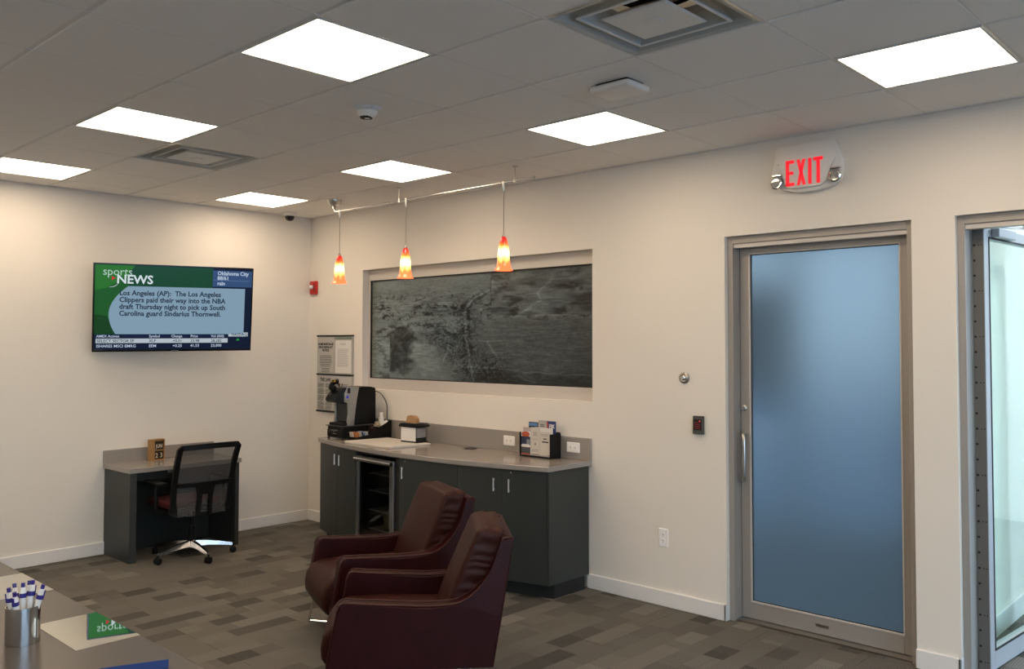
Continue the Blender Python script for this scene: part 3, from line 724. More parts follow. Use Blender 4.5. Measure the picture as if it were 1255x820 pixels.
sq('weather_box', .735, 1, .025, .225, emat('screen_blue', (50, 76, 116)), 2)
sq('weather_rule', .745, .985, .145, .149, emat('screen_blue_line', (100, 122, 158)), 2.4)
sq('ticker_head', 0, 1, .815, .868, emat('screen_navy_2', (20, 32, 58)), 2)
sq('ticker_row', .012, .848, .868, .922, emat('screen_white', (176, 186, 194)), 2.4)
sq('index_box', .852, .985, .795, .845, emat('screen_white', (176, 186, 194)), 2.4)
q = new(); prism(q, [(U(.905), V(.895)), (U(.93), V(.895)), (U(.9175), V(.868))], 'y', -.0141, -.0126); tvp('up_arrow', q, emat('screen_arrow', (30, 150, 60)), scr)
q = new(); prism(q, [(U(.100), V(.13)), (U(.100), V(.178)), (U(.122), V(.154))], 'y', -.0141, -.0126); tvp('red_arrow', q, emat('screen_red', (200, 40, 50)), scr)
q = tube(new(), [(U(.085), -.0139, V(.262)), (U(.11), -.0139, V(.255)), (U(.13), -.0139, V(.235)), (U(.14), -.0139, V(.205))], [.0012, .0028, .0024, .0008], 5); tvp('swoosh', q, emat('screen_white', (176, 186, 194)), scr)
TL = -.0145
q = new(); put_text(q, 'sports', U(.045), TL, V(.120), .092, sx=.95); tvp('page_title', q, emat('screen_title', (170, 200, 185)), scr)
q = new(); put_text(q, 'NEWS', U(.128), TL - .0004, V(.212), .098, sx=1.02, bold=.0022); tvp('page_title', q, emat('screen_title_2', (205, 218, 222)), scr)
q = new()
for s, v in (('Oklahoma City', .080), ('88/61', .140), ('rain', .205)): put_text(q, s, U(.765), TL, V(v), .046, sx=.92, bold=.001)
tvp('weather_text', q, emat('screen_wtext', (180, 195, 215)), scr)
q = new()
for s, v in (('Los Angeles (AP):  The Los Angeles', .352), ('Clippers paid their way into the NBA', .433), ('draft Thursday night to pick up South', .514), ('Carolina guard Sindarius Thornwell.', .595)):
    put_text(q, s, U(.147), TL, V(v), .058, sx=.955, bold=.0016)
tvp('news_text', q, emat('screen_dark_text', (36, 52, 68)), scr)
q = new()
for s, u in (('AMEX Actives', .015), ('Symbol', .335), ('Change', .475), ('Price', .60), ('Vol (000)', .735)): put_text(q, s, U(u), TL, V(.853), .029, bold=.0004)
for s, u in (('ISHARES MSCI EMRG', .015), ('EEM', .335), ('+0.25', .485), ('41.53', .60), ('23,800', .735)): put_text(q, s, U(u), TL, V(.972), .033, bold=.0004)
tvp('ticker_text', q, emat('screen_wtext', (180, 195, 215)), scr)
q = new()
for s, u in (('SELECT SECTOR SP', .018), ('XLF', .335), ('+0.01', .485), ('23.98', .60), ('28,282', .735)): put_text(q, s, U(u), TL, V(.912), .033, bold=.0004)
put_text(q, 'NASDAQ', U(.872), TL, V(.836), .033, bold=.0004)
tvp('ticker_text', q, emat('screen_dark_text', (36, 52, 68)), scr)
tvp('maker_badge', B(-.03, .03, -.0168, -.0155, -H / 2 + .005, -H / 2 + .009), M_STEEL)
q = new(); box(q, .0005, .03, -1.62, -1.40, 1.90, 2.16, .003)
tube(q, [(.02, -1.54, 2.03), (.16, -1.46, 2.03), (.27, -1.52, 2.03)], .018, 8)
obj('wall_bracket', q, M_BLACKM, tv)

# exit sign
EX, EZ = 5.165, 2.768
t = thing('exit_sign', 'illuminated red EXIT sign with two emergency lamp heads above the frosted door', 'exit sign', (EX, 0, EZ - .145))
out = [(-.185, .143), (.160, .143), (.178, .130), (.196, .06), (.215, .02), (.215, -.045), (.20, -.085), (.155, -.118), (.06, -.140), (-.06, -.140), (-.150, -.118), (-.198, -.085), (-.215, -.045), (-.215, .02), (-.200, .06), (-.196, .12)]
obj('housing', prism(new(), [(EX + a, EZ + b) for a, b in out], 'y', -.045, -.0005, .006, 2), M_WHITE, t, True)
inn = [(-.150, .140), (.150, .140), (.178, .09), (.178, .03), (.150, -.02), (.128, -.085), (.09, -.118), (-.09, -.118), (-.128, -.085), (-.150, -.02), (-.178, .03), (-.178, .09)]
obj('face_plate', prism(new(), [(EX + a, EZ + b) for a, b in inn], 'y', -.062, -.044, .004, 2), M_WHITE, t, True)
q = new(); z0, z1, st = EZ - .102, EZ + .050, .019
M_EXIT = mat('exit_red', (.2, .01, .01), .4, emit=lin(255, 22, 44), es=1.0 * 2 ** -EXPO)
yb0, yb1 = -.0636, -.0615
def bar(x0, x1, za, zb): return B(x0, x1, yb0, yb1, za, zb, .004, 2)
lx = EX - .118
q = bar(lx, lx + st, z0, z1); merge(q, bar(lx, lx + .052, z0, z0 + st)); merge(q, bar(lx, lx + .052, z1 - st, z1)); merge(q, bar(lx, lx + .046, (z0 + z1) / 2 - st / 2, (z0 + z1) / 2 + st / 2))
obj('letter', q, M_EXIT, t, label='glowing red letter E')
lx = EX - .052; q = new()
for sg in (1, -1):
    xa, xb = (lx, lx + .036) if sg > 0 else (lx + .036, lx)
    prism(q, [(xa, z0), (xa + st, z0), (xb + st, z1), (xb, z1)], 'y', yb0, yb1)
obj('letter', q, M_EXIT, t, label='glowing red letter X')
obj('letter', bar(EX + .020, EX + .020 + st, z0, z1), M_EXIT, t, label='glowing red letter I')
lx = EX + .052; q = bar(lx, lx + .056, z1 - st, z1); merge(q, bar(lx + .0185, lx + .0185 + st, z0, z1))
obj('letter', q, M_EXIT, t, label='glowing red letter T')
for s in (-1, 1):
    q = lathe(new(), [(0, .0), (.028, .0), (.034, .022), (.036, .040), (.030, .044), (0, .040)], (EX + s * .178, -.030, EZ - .075), 'y', 20)
    h = obj('lamp_head', q, M_CHROME, t, True)
    obj('lens', lathe(new(), [(0, .002), (.026, .001), (.026, -.002)], (EX + s * .178, -.0745, EZ - .075), 'y', 18), mat('lamp_lens', (.5, .5, .48), .08, metal=.6), h, True)
    obj('lamp_cover', B(EX + s * .178 - .03, EX + s * .178 + .03, -.066, -.040, EZ - .034, EZ - .022, .004), M_CHROME, t)
obj('test_button', lathe(new(), [(0, .003), (.004, .003), (.004, 0)], (EX - .165, -.0625, EZ + .035), 'y', 10), M_STEEL, t)

# fire alarm strobe on the left wall
t = thing('fire_alarm', 'small red fire alarm strobe on the wall near the corner', 'fire alarm', (0, -.065 + .125, 2.22))
t.location = (0, .0, 2.22); bpy.context.view_layer.update()
AX = .085
t.matrix_world = Matrix.Translation((AX, 0, 2.215))
obj('backplate', B(AX - .052, AX + .052, -.030, -.0005, 2.215, 2.345, .005), M_RED, t, True)
q = lathe(new(), [(0, .030), (.016, .026), (.022, .008), (.022, 0)], (AX - .012, -.030, 2.285), 'y', 16)
obj('strobe_lens', q, mat('strobe_lens', (.75, .75, .72), .1), t, True)
obj('horn_grille', B(AX + .018, AX + .042, -.034, -.029, 2.235, 2.325, .002), mat('dark_red', (.22, .008, .008), .4), t)

# notices beside the window
def lines(bm, x0, x1, z, n, dz, h, y, cen=False, seed=1, gap=None):
    r = random.Random(seed)
    for k in range(n):
        l = r.uniform(.78, 1.0) * (x1 - x0); a = x0 + ((x1 - x0) - l) / 2 if cen else x0
        box(bm, a, a + l, y - .0004, y, z - k * dz - h, z - k * dz)
    return bm
NX0, NX1 = .155, .725
t = thing('notice_board', 'upper framed notice panel with two printed sheets beside the window', 'notice', (.44, 0, 1.44))
obj('board', B(NX0, NX1, -.014, -.0005, 1.438, 1.80), mat('pale_grey_board', (.42, .41, .38), .35), t)
obj('rail', B(NX0 - .005, NX1 + .005, -.022, -.0005, 1.797, 1.812, .002), M_BLACKM, t); obj('rail', B(NX0 - .005, NX1 + .005, -.022, -.0005, 1.424, 1.440, .002), M_BLACKM, t)
s = obj('sheet', B(NX0 + .010, NX0 + .265, -.0155, -.0140, 1.455, 1.785), mat('grey_sheet', (.50, .49, .46), .5), t)
q = new()
for k, tx in enumerate(('HOME MORTGAGE', 'DISCLOSURE ACT', 'NOTICE')):
    tb = text_bm(tx, .030, .0003, sx=.98, bold=.0014, align='CENTER'); bmesh.ops.translate(tb, vec=(NX0 + .14, -.0160, 1.715 - k * .030), verts=tb.verts); merge(q, tb)
obj('heading', q, M_INK, s)
q = lines(new(), NX0 + .03, NX0 + .25, 1.615, 7, .0165, .007, -.0156, True, 3); lines(q, NX0 + .06, NX0 + .22, 1.482 + .012, 3, .0165, .007, -.0156, True, 4)
obj('print', q, M_INKG, s)
s = obj('sheet', B(NX0 + .300, NX1 - .02, -.0165, -.0140, 1.450, 1.760), M_PAPER, t)
obj('header_band', B(NX0 + .285, NX1 - .015, -.0150, -.0140, 1.768, 1.790), mat('grey_green_band', (.20, .23, .20), .5), t)
q = lines(new(), NX0 + .37, NX0 + .47, 1.735, 2, .012, .005, -.0167, True, 5); lines(q, NX0 + .335, NX0 + .52, 1.68, 14, .0125, .0045, -.0167, False, 6)
obj('print', q, mat('pale_ink', (.40, .40, .40), .8), s)
t = thing('notice_board', 'lower framed notice panel headed THE LAW, partly behind the coffee machine', 'notice', (.44, 0, 1.07))
obj('board', B(NX0, NX1, -.014, -.0005, 1.085, 1.424), mat('pale_grey_board', (.42, .41, .38), .35), t)
obj('rail', B(NX0 - .005, NX1 + .005, -.022, -.0005, 1.070, 1.087, .002), M_BLACKM, t)
s = obj('sheet', B(NX0 + .010, NX1 - .02, -.0155, -.0140, 1.095, 1.418), mat('grey_sheet', (.50, .49, .46), .5), t)
q = new(); tb = text_bm('THE LAW', .048, .0003, sx=.85, bold=.0016, align='CENTER'); bmesh.ops.translate(tb, vec=(NX0 + .14, -.0160, 1.365), verts=tb.verts); merge(q, tb)
obj('heading', q, M_INK, s)
q = new()
for k, (z, n) in enumerate(((1.345, 4), (1.292, 5), (1.228, 5), (1.165, 3), (1.128, 3))):
    lines(q, NX0 + .018, NX0 + .128, z, n, .0108, .0062, -.0156, False, 10 + k); lines(q, NX0 + .142, NX0 + .25, z, n, .0108, .0062, -.0156, False, 20 + k)
    lines(q, NX0 + .28, NX0 + .53, z, n, .0108, .0062, -.0156, False, 30 + k)
obj('print', q, M_INKG, s)

# round button, card reader
t = thing('wall_button', 'round brushed steel push button on the wall left of the frosted door', 'button', (4.302, 0, 1.47))
obj('escutcheon', lathe(new(), [(0, .0), (.037, 0), (.036, .008), (.026, .014), (.018, .012), (0, .012)], (4.302, -.0005, 1.510), 'y', 28), M_STEEL, t, True)
obj('button', lathe(new(), [(.0155, 0), (.0155, .010), (.010, .015), (0, .016)], (4.302, -.011, 1.510), 'y', 20), M_CHROME, t, True)
t = thing('card_reader', 'small dark grey card reader with red display, left of the frosted door', 'card reader', (4.413, 0, 1.15))
obj('housing', B(4.376, 4.450, -.026, -.0005, 1.152, 1.268, .004), mat('dark_grey_plastic', (.075, .075, .07), .4), t)
s = obj('display', B(4.385, 4.441, -.028, -.025, 1.178, 1.246), M_GLOSSBLK, t)
q = new()
for k in range(4): box(q, 4.393, 4.433, -.0285, -.0279, 1.187 + k * .012, 1.191 + k * .012)
obj('display_bars', q, mat('dim_red_bars', (.12, .01, .01), .5, emit=(.25, .02, .02, 1), es=.5), s)
obj('indicator', lathe(new(), [(0, .002), (.004, .002), (.004, 0)], (4.430, -.028, 1.236), 'y', 10), mat('red_led', (.3, .02, .02), .4, emit=(1, .08, .12, 1), es=1.2), s)

def outlet(lab, x, z, horiz, y=0):
    t = thing('power_outlet', lab, 'outlet', (x, y, z - .06), group='wall power outlets')
    w2, h2 = (.060, .037) if horiz else (.038, .060)
    obj('cover_plate', B(x - w2, x + w2, y - .009, y - .0003, z - h2, z + h2, .005, 2), M_PLATE, t)
    for s in (-1, 1):
        cx, czz = (x + s * .0, z + s * .02) if not horiz else (x + s * .021, z)
        f = obj('socket', B(cx - .015, cx + .015, y - .0105, y - .008, czz - .014, czz + .014, .003), M_PLATE, t)
        q = new(); box(q, cx - .007, cx - .005, y - .0112, y - .010, czz - .002, czz + .008); box(q, cx + .005, cx + .007, y - .0112, y - .010, czz - .002, czz + .007); box(q, cx - .002, cx + .002, y - .0112, y - .010, czz - .010, czz - .006)
        obj('slots', q, M_BLACKM, f)
outlet('white duplex power outlet low on the bare wall left of the frosted door', 4.137, .448, False)
outlet('white outlet on the grey backsplash left of the brochure holder', 2.750, .983, True, -.0205)
outlet('white outlet on the grey backsplash right of the brochure holder', 3.385, .983, True, -.0205)

# ================================================================== COFFEE COUNTER
XL, XR, XM = .862, 3.524, 2.193
def arc_y(x, off=0.0): return -(.455 + off + .205 * (1 - ((x - XM) / (XR - XM)) ** 2))
def arc_band(bm, x0, x1, off0, off1, z0, z1, n=6):
    xs = [x0 + (x1 - x0) * k / n for k in range(n + 1)]
    return prism(bm, [(x, arc_y(x, off1)) for x in xs] + [(x, arc_y(x, off0)) for x in reversed(xs)], 'z', z0, z1)
def arc_body(bm, x0, x1, off, yb, z0, z1, n=6):
    xs = [x0 + (x1 - x0) * k / n for k in range(n + 1)]
    return prism(bm, [(x, arc_y(x, off)) for x in xs] + [(x1, yb), (x0, yb)], 'z', z0, z1)
ZC = .900; TH = .036
t = thing('worktop', 'long grey quartz worktop with bowed front edge along the back wall', 'worktop', (2.2, -.3, ZC - TH))
q = new(); xs = [XL - .012 + (XR - XL + .024) * k / 28 for k in range(29)]
prism(q, [(x, arc_y(x, .022)) for x in xs] + [(XR + .012, -.001), (XL - .012, -.001)], 'z', ZC - TH, ZC, .003, 1)
obj('slab', q, M_QUARTZ, t)
obj('backsplash', B(XL - .012, XR + .012, -.020, -.0005, ZC + .0003, 1.056, .002), M_QUARTZ, t)
def handle(x, parent, z0=.705, z1=.795):
    y = arc_y(x, .0); q = tube(new(), [(x, y - .0085, z0), (x, y - .0085, z1)], .0055, 8)
    for zz in (z0 + .012, z1 - .012): tube(q, [(x, y + .001, zz), (x, y - .0085, zz)], .004, 6)
    obj('handle', q, M_BRIGHT, parent, True)
ZB, ZTOP = .100, ZC - TH - .001
def cabinet(lab, x0, x1, doors, panel_r=None):
    t = thing('base_cabinet', lab, 'cabinet', ((x0 + x1) / 2, -.3, 0), group='charcoal cabinets under the worktop')
    obj('body', arc_body(new(), x0 + .001, x1 - .001, -.022, -.03, ZB, ZTOP), M_CAB, t)
    obj('toe_kick', arc_body(new(), x0 + .001, x1 - .001 - (.012 if panel_r else 0), -.075, -.05, .0, ZB), M_CABD, t)
    for a, b, hx in doors:
        d = obj('door', arc_band(new(), a + .0015, b - .0015, -.020, .0, ZB + .002, ZTOP - .004), M_CAB, t)
        handle(hx, d)
    return t
c1 = cabinet('charcoal double cabinet at the left end of the counter, left of the fridge', XL, 1.600, [(XL, 1.262, 1.215), (1.262, 1.600, 1.305)])
c2 = cabinet('charcoal single-door cabinet just right of the fridge', 2.195, 2.795, [(2.195, 2.795, 2.235)])
c3 = cabinet('charcoal double cabinet at the right end of the counter', 2.795, 3.524, [(2.795, 3.178, 3.112), (3.178, 3.508, 3.232)], True)
obj('end_panel', B(3.508, 3.5245, arc_y(3.524) , -.022, ZB, ZTOP, .001), M_CAB, c3)
for c, x in ((c2, 2.265), (c3, 3.245)):
    obj('lock', lathe(new(), [(0, .004), (.006, .004), (.006, 0)], (x, arc_y(x) + .001, .842), 'y', 10), M_STEEL, c)
# beverage fridge
FX0, FX1 = 1.606, 2.190
t = thing('beverage_fridge', 'under-counter beverage fridge with glass door between the charcoal cabinets', 'fridge', (1.9, -.35, 0))
q = new(); yF = -.600
box(q, FX0, FX0 + .03, yF + .015, -.05, .02, .862); box(q, FX1 - .052, FX1, yF - .045, -.05, .02, .862); box(q, FX0 + .03, FX1 - .052, -.08, -.05, .02, .862); box(q, FX0 + .03, FX1 - .052, yF + .01, -.08, .02, .09); box(q, FX0 + .03, FX1 - .052, yF + .01, -.08, .836, .862)
obj('cabinet_shell', q, M_BLACKM, t)
fm = Matrix.Translation((FX0 + .005, arc_y(FX0) - .003, 0)) @ Matrix.Rotation(math.atan2(arc_y(2.12) - arc_y(FX0), 2.12 - FX0), 4, 'Z')
def fp(name, bm, m, parent=None, smooth=False): bm.transform(fm); return obj(name, bm, m, parent or t, smooth)
FW = .527
fd = fp('door', frame_y(new(), 0, FW, .10, .822, .030, .055, .04, .03, -.005, .035, .003), M_STEEL)
fp('glass', B(.030, FW - .055, .012, .016, .14, .792), M_SMOKE, fd)
fp('handle', tube(new(), [(.005, -.022, .804), (FW - .006, -.022, .804)], .015, 12), M_CHROME, fd, True)
fp('door_lining', frame_y(new(), .030, FW - .055, .14, .792, .018, .018, .018, .018, .018, .036), M_BLACKM, fd)
for x in (.03, FW - .035): fp('handle_post', tube(new(), [(x, -.022, .804), (x, .0, .804)], .008, 8), M_CHROME, fd, True)
for z in (.235, .385, .54, .68):
    q = new()
    for k in range(12): tube(q, [(.045 + k * .0380, .10, z), (.045 + k * .0380, .46, z)], .0022, 5)
    tube(q, [(.04, .10, z), (.47, .10, z)], .006, 6); tube(q, [(.04, .46, z), (.47, .46, z)], .003, 6)
    fp('wire_shelf', q, M_BRIGHT)
def bottle(lab, loc, rot, capm, grp):
    tt = thing('drink_bottle', lab, 'bottle', loc, group=grp); tt.matrix_world = Matrix.Translation(loc) @ rot
    obj('body', lathe(new(), [(0, 0), (.028, 0), (.031, .006), (.031, .11), (.026, .13), (.013, .155), (.011, .170), (0, .170)], (0, 0, 0), 'z', 16), mat('cloudy_bottle', (.55, .62, .68), .2), tt, True, world=False)
    obj('cap', lathe(new(), [(.013, .168), (.013, .186), (0, .186)], (0, 0, 0), 'z', 12), capm, tt, True, world=False)
lay = Matrix.Rotation(PI / 2, 4, 'X') @ Matrix.Rotation(0, 4, 'Z')
bottle('cloudy bottle lying on the middle fridge shelf, left of two', (1.90, -.42, .419), Matrix.Rotation(.5, 4, 'Z') @ lay, M_WHITE, 'bottles lying in the fridge')
bottle('cloudy bottle lying on the middle fridge shelf, right of two', (2.00, -.42, .419), Matrix.Rotation(.2, 4, 'Z') @ lay, M_WHITE, 'bottles lying in the fridge')
for k, x in enumerate((1.76, 1.84, 1.92, 2.00)):
    tt = thing('drink_can', 'tan drink can on the bottom fridge shelf, %s from the left' % ('first', 'second', 'third', 'fourth')[k], 'can', (x, -.42 - .02 * (k % 2), .2395), group='cans on the bottom fridge shelf')
    q = lathe(new(), [(0, .004), (.026, 0), (.032, .008), (.032, .105), (.026, .118), (.024, .114), (0, .114)], (0, 0, 0), 'z', 16)
    obj('can_body', q, mat('tan_can', (.46, .36, .20), .35, metal=.3), tt, True, world=False)

# coffee machine on its pod drawer
t = thing('pod_drawer', 'low black coffee-pod drawer under the coffee machine', 'drawer', (1.07, -.28, ZC))
obj('case', B(.955, 1.185, -.445, -.095, ZC + .012, 1.012, .004), M_BLACK, t)
d = obj('drawer', B(.965, 1.178, -.458, -.442, ZC + .022, .985, .003), M_GLOSSBLK, t)
obj('pull', B(1.02, 1.12, -.464, -.457, .976, .984, .002), M_STEEL, d)
q = new(); box(q, 1.045, 1.10, -.4587, -.457, .947, .951); box(q, 1.055, 1.08, -.4587, -.457, .962, .965); obj('badge', q, M_STEEL, d)
obj('top_tray', B(.945, 1.19, -.462, -.09, 1.012, 1.020, .003), mat('dark_grey_plastic', (.075, .075, .07), .4), t)
for x in (.965, 1.172):
    for y in (-.44, -.11): obj('foot', B(x - .008, x + .008, y - .008, y + .008, ZC + .0003, ZC + .0125), M_BLACKM, t)
t = thing('coffee_machine', 'black and silver pod coffee machine on its drawer at the left end of the worktop', 'coffee machine', (1.08, -.26, 1.02))
MZ = 1.0205
obj('body', prism(new(), [(-.285, 1.345), (-.235, 1.352), (-.150, 1.350), (-.098, 1.338), (-.092, 1.28), (-.092, MZ), (-.335, MZ), (-.325, 1.12), (-.305, 1.25)], 'x', .985, 1.180, .006, 2), M_BLACK, t, True)
M_SILV = mat('silver_plastic', (.36, .36, .35), .35, metal=.5)
for x0, x1 in ((.980, .997), (1.166, 1.1835)):
    obj('side_arch', prism(new(), [(-.405, MZ), (-.330, MZ), (-.320, 1.12), (-.300, 1.25), (-.278, 1.352), (-.395, 1.358), (-.428, 1.30), (-.432, 1.225), (-.398, 1.215), (-.392, 1.12)], 'x', x0, x1, .004, 2), M_SILV, t, True)
obj('front_column', B(.996, 1.167, -.385, -.325, MZ, 1.215, .008), M_GLOSSBLK, t)
obj('drip_tray', B(.985, 1.180, -.452, -.385, MZ, 1.045, .005), M_BLACK, t)
obj('brew_head', loft(new(), [[(1.00, -.33, 1.215), (1.165, -.33, 1.215), (1.165, -.33, 1.345), (1.00, -.33, 1.345)], [(1.00, -.44, 1.215), (1.165, -.44, 1.215), (1.165, -.42, 1.345), (1.00, -.42, 1.345)], [(1.02, -.505, 1.225), (1.145, -.505, 1.225), (1.145, -.47, 1.310), (1.02, -.47, 1.310)], [(1.045, -.535, 1.25), (1.12, -.535, 1.25), (1.12, -.515, 1.285), (1.045, -.515, 1.285)]]), M_BLACK, t)
q = new(); box(q, 1.1825, 1.1850, -.405, -.375, 1.300, 1.345, .002); obj('keypad', q, M_GLOSSBLK, t)
obj('brew_button', lathe(new(), [(0, .004), (.011, .004), (.012, 0)], (1.1835, -.405, 1.268), 'x', 14), mat('blue_button', (.02, .02, .25), .3, emit=(.03, .04, .6, 1), es=.5), t, True)
q = new(); tube(q, smooth_path([(1.06, -.46, 1.315), (1.06, -.485, 1.36), (1.06, -.455, 1.395), (1.075, -.42, 1.40)], 4), [.022] * 12 + [.018], 10); tube(q, [(1.03, -.475, 1.345), (1.10, -.475, 1.345)], .020, 10)
obj('lifted_lid', q, M_BLACK, t, True)
obj('pod_cup', lathe(new(), [(0, 0), (.016, 0), (.022, .03), (.024, .034), (0, .034)], (1.125, -.44, 1.352), 'z', 14), M_CHROME, t, True)
obj('pod', lathe(new(), [(0, .0), (.018, .002), (.023, .022), (.025, .024), (0, .026)], (1.085, -.475, 1.392), 'z', 14), M_GOLD, t, True, label='brass coloured pod')
q = tube(new(), [(1.10 + .014 * math.cos(a), -.455, 1.425 + .014 * math.sin(a)) for a in [k * PI / 6 for k in range(13)]], .003, 6); obj('ring', q, M_STEEL, t, True)
obj('power_cord', tube(new(), smooth_path([(1.16, -.094, 1.31), (1.21, -.06, 1.285), (1.255, -.034, 1.20), (1.262, -.031, 1.10), (1.262, -.031, .91)], 5), .005, 8), mat('grey_cord', (.06, .06, .06), .5), t, True)

# sweetener tray and contents
t = thing('condiment_tray', 'black sloping condiment tray between coffee machine and white board', 'tray', (1.27, -.2, ZC))
tx0, tx1, ty0, ty1 = 1.196, 1.338, -.405, -.042
side = [(ty0, ZC + .001), (ty1, ZC + .001), (ty1, 1.058), (-.07, 1.050), (-.20, .99), (-.29, .945), (ty0, .932)]
for a, b in ((tx0, tx0 + .005), (tx1 - .005, tx1)): obj('side', prism(new(), side, 'x', a, b), M_BLACK, t)
obj('base', B(tx0 + .005, tx1 - .005, ty0, ty1, ZC + .001, ZC + .006), M_BLACK, t)
obj('front_lip', B(tx0 + .005, tx1 - .005, ty0, ty0 + .005, ZC + .006, .930), M_BLACK, t); obj('back_panel', B(tx0 + .005, tx1 - .005, ty1 - .005, ty1, ZC + .006, 1.056), M_BLACK, t)
obj('divider', B(tx0 + .005, tx1 - .005, -.262, -.258, ZC + .006, .958), M_BLACK, t); obj('divider', B(tx0 + .005, tx1 - .005, -.152, -.148, ZC + .006, 1.00), M_BLACK, t)
def packet(lab, x, y, z, m, grp, tilt=.9, w_=.05):
    q = B(-w_ / 2, w_ / 2, -.003, .003, 0, .066, .0012)
    q.transform(Matrix.Translation((x, y, z)) @ Matrix.Rotation(tilt, 4, 'X'))
    o = obj('sugar_packet', q, m); setp(o, lab, 'packet', grp)
ms = {'orange': mat('orange_packet', (.62, .22, .06), .6), 'white': mat('cream_packet', (.62, .58, .50), .6), 'navy': mat('navy_packet', (.05, .07, .16), .5), 'blue': mat('pale_blue_packet', (.34, .42, .58), .5)}
for k, (c, y, x) in enumerate((('white', -.385, 1.235), ('orange', -.375, 1.30), ('orange', -.362, 1.245), ('white', -.350, 1.305), ('navy', -.340, 1.24), ('navy', -.328, 1.30), ('blue', -.315, 1.25), ('blue', -.302, 1.302), ('blue', -.289, 1.245), ('white', -.278, 1.30))):
    side_ = 'left' if x < 1.27 else 'right'
    packet('%s paper packet in the front of the condiment tray, %s row, %s from the front' % (c, side_, ('first', 'second', 'third', 'fourth', 'fifth')[k // 2]), x, y, ZC + .0075, ms[c], 'sweetener packets in the condiment tray', .25)
mb = mat('dark_brown_packet', (.035, .014, .010), .5)
for k, (x, y, z, rz) in enumerate(((1.232, -.205, .9385, .2), (1.285, -.20, .9385, -.3), (1.25, -.200, .9655, .5), (1.29, -.20, .9655, -.1), (1.262, -.205, .9925, .1))):
    q = lathe(new(), [(0, 0), (.019, 0), (.024, .024), (.025, .026), (0, .026)], (0, 0, 0), 'z', 14); q.transform(Matrix.Translation((x, y, z)) @ Matrix.Rotation(rz, 4, 'Z'))
    setp(obj('coffee_pod', q, mb, smooth=True), 'dark brown coffee pod in the middle of the condiment tray, %s' % ('bottom left', 'bottom right', 'second layer left', 'second layer right', 'topmost')[k], 'pod', 'dark pods in the condiment tray')
mc = mat('cream_cup', (.62, .52, .38), .5)
for k, (x, y, z) in enumerate(((1.258, -.126, .9965), (1.214, -.124, .9965), (1.236, -.125, 1.0195))):
    q = lathe(new(), [(0, 0), (.014, 0), (.019, .020), (.021, .022), (0, .023)], (x, y, z), 'z', 14)
    setp(obj('creamer_cup', q, mc, smooth=True), 'tiny tan creamer cup in the condiment tray, %s' % ('right', 'left', 'topmost')[k], 'creamer cup', 'creamer cups in the condiment tray')
t_ = 0
obj('riser', B(tx0 + .006, tx1 - .006, -.257, -.153, ZC + .0062, .938), M_BLACK, t)
setp(obj('stirrer_box', B(1.208, 1.328, -.146, -.050, ZC + .0065, .996, .002), mc), 'tan card box filling the rear of the condiment tray', 'box')
t = thing('creamer_bottle', 'white upright creamer bottle behind the condiment tray', 'bottle', (1.238, -.078, .9965))
obj('body', lathe(new(), [(0, 0), (.023, 0), (.025, .005), (.025, .070), (.022, .088), (.018, .095), (0, .095)], (1.238, -.078, .9965), 'z', 20), M_WHITE, t, True)
obj('cap', lathe(new(), [(.019, .094), (.019, .122), (.016, .125), (0, .125)], (1.238, -.078, .9965), 'z', 16), M_WHITE, t, True)
q = lathe(new(), [(0, 0), (.022, 0), (.027, .052), (.028, .054), (.026, .055), (0, .052)], (0, 0, 0), 'z', 20); q.transform(Matrix.Translation((1.2995, -.118, 1.0255)) @ Matrix.Rotation(math.radians(-86), 4, 'X'))
setp(obj('foam_cup', q, M_WHITE, smooth=True), 'white foam cup lying on its side at the rear of the condiment tray', 'cup')

# white board, napkin box
q = prism(new(), [(1.345, -.545), (1.965, -.575), (1.990, -.160), (1.400, -.130)], 'z', ZC + .0005, ZC + .0165, .003, 2)
setp(obj('cutting_board', q, mat('white_board', (.66, .63, .58), .45)), 'white rectangular board lying on the worktop in front of the coffee machine', 'board')
t = thing('napkin_box', 'clear napkin box with black lid standing on the white board', 'box', (1.83, -.2, ZC + .017), .06)
bx0, bx1, by0, by1, bz = -.095, .095, -.062, .062, 0.0
obj('base', B(bx0, bx1, by0, by1, bz, bz + .012, .002), M_BLACK, t, world=False)
for a in ((bx0, bx0 + .004, by0, by1), (bx1 - .004, bx1, by0, by1), (bx0, bx1, by0, by0 + .004), (bx0, bx1, by1 - .004, by1)): obj('clear_wall', B(*a, .012, .125), M_ACRYL, t, world=False)
obj('front_label', B(bx0 + .006, bx1 - .012, by0 - .003, by0 - .001, .012, .122), M_PAPER, t, world=False, label='white front label')
obj('lid', prism(new(), [(bx0 - .012, .125), (bx1 + .012, .125), (bx1 + .014, .140), (bx1 - .01, .156), (bx0 + .01, .156), (bx0 - .014, .140)], 'y', by0 - .012, by1 + .012, .003, 2), M_BLACK, t, True, world=False)
obj('spring_plate', B(bx0 + .008, bx1 - .008, by0 + .008, by1 - .008, .0125, .040, .002), M_BLACKM, t, world=False)
obj('napkin_stack', B(bx0 + .012, bx1 - .012, by0 + .012, by1 - .012, .040, .118, .003), mat('grey_napkins', (.42, .39, .37), .8), t, world=False)
q = new(); tq = new(); rr = random.Random(3)
secs = []
for k in range(6):
    a = k / 5; secs.append([(1.775 + .105 * a + rr.uniform(-.004, .004), -.205 + dy * (1 - .5 * a), ZC + .174 + dz) for dy, dz in ((-.040, .0), (.040, .0), (.034, .034 + .026 * math.sin(a * PI)), (-.026, .046 + .018 * math.sin(a * PI + .4)))])
loft(q, secs)
setp(obj('paper_napkin', q, M_KRAFT), 'crumpled brown paper napkin on the black lid of the napkin box', 'napkin')

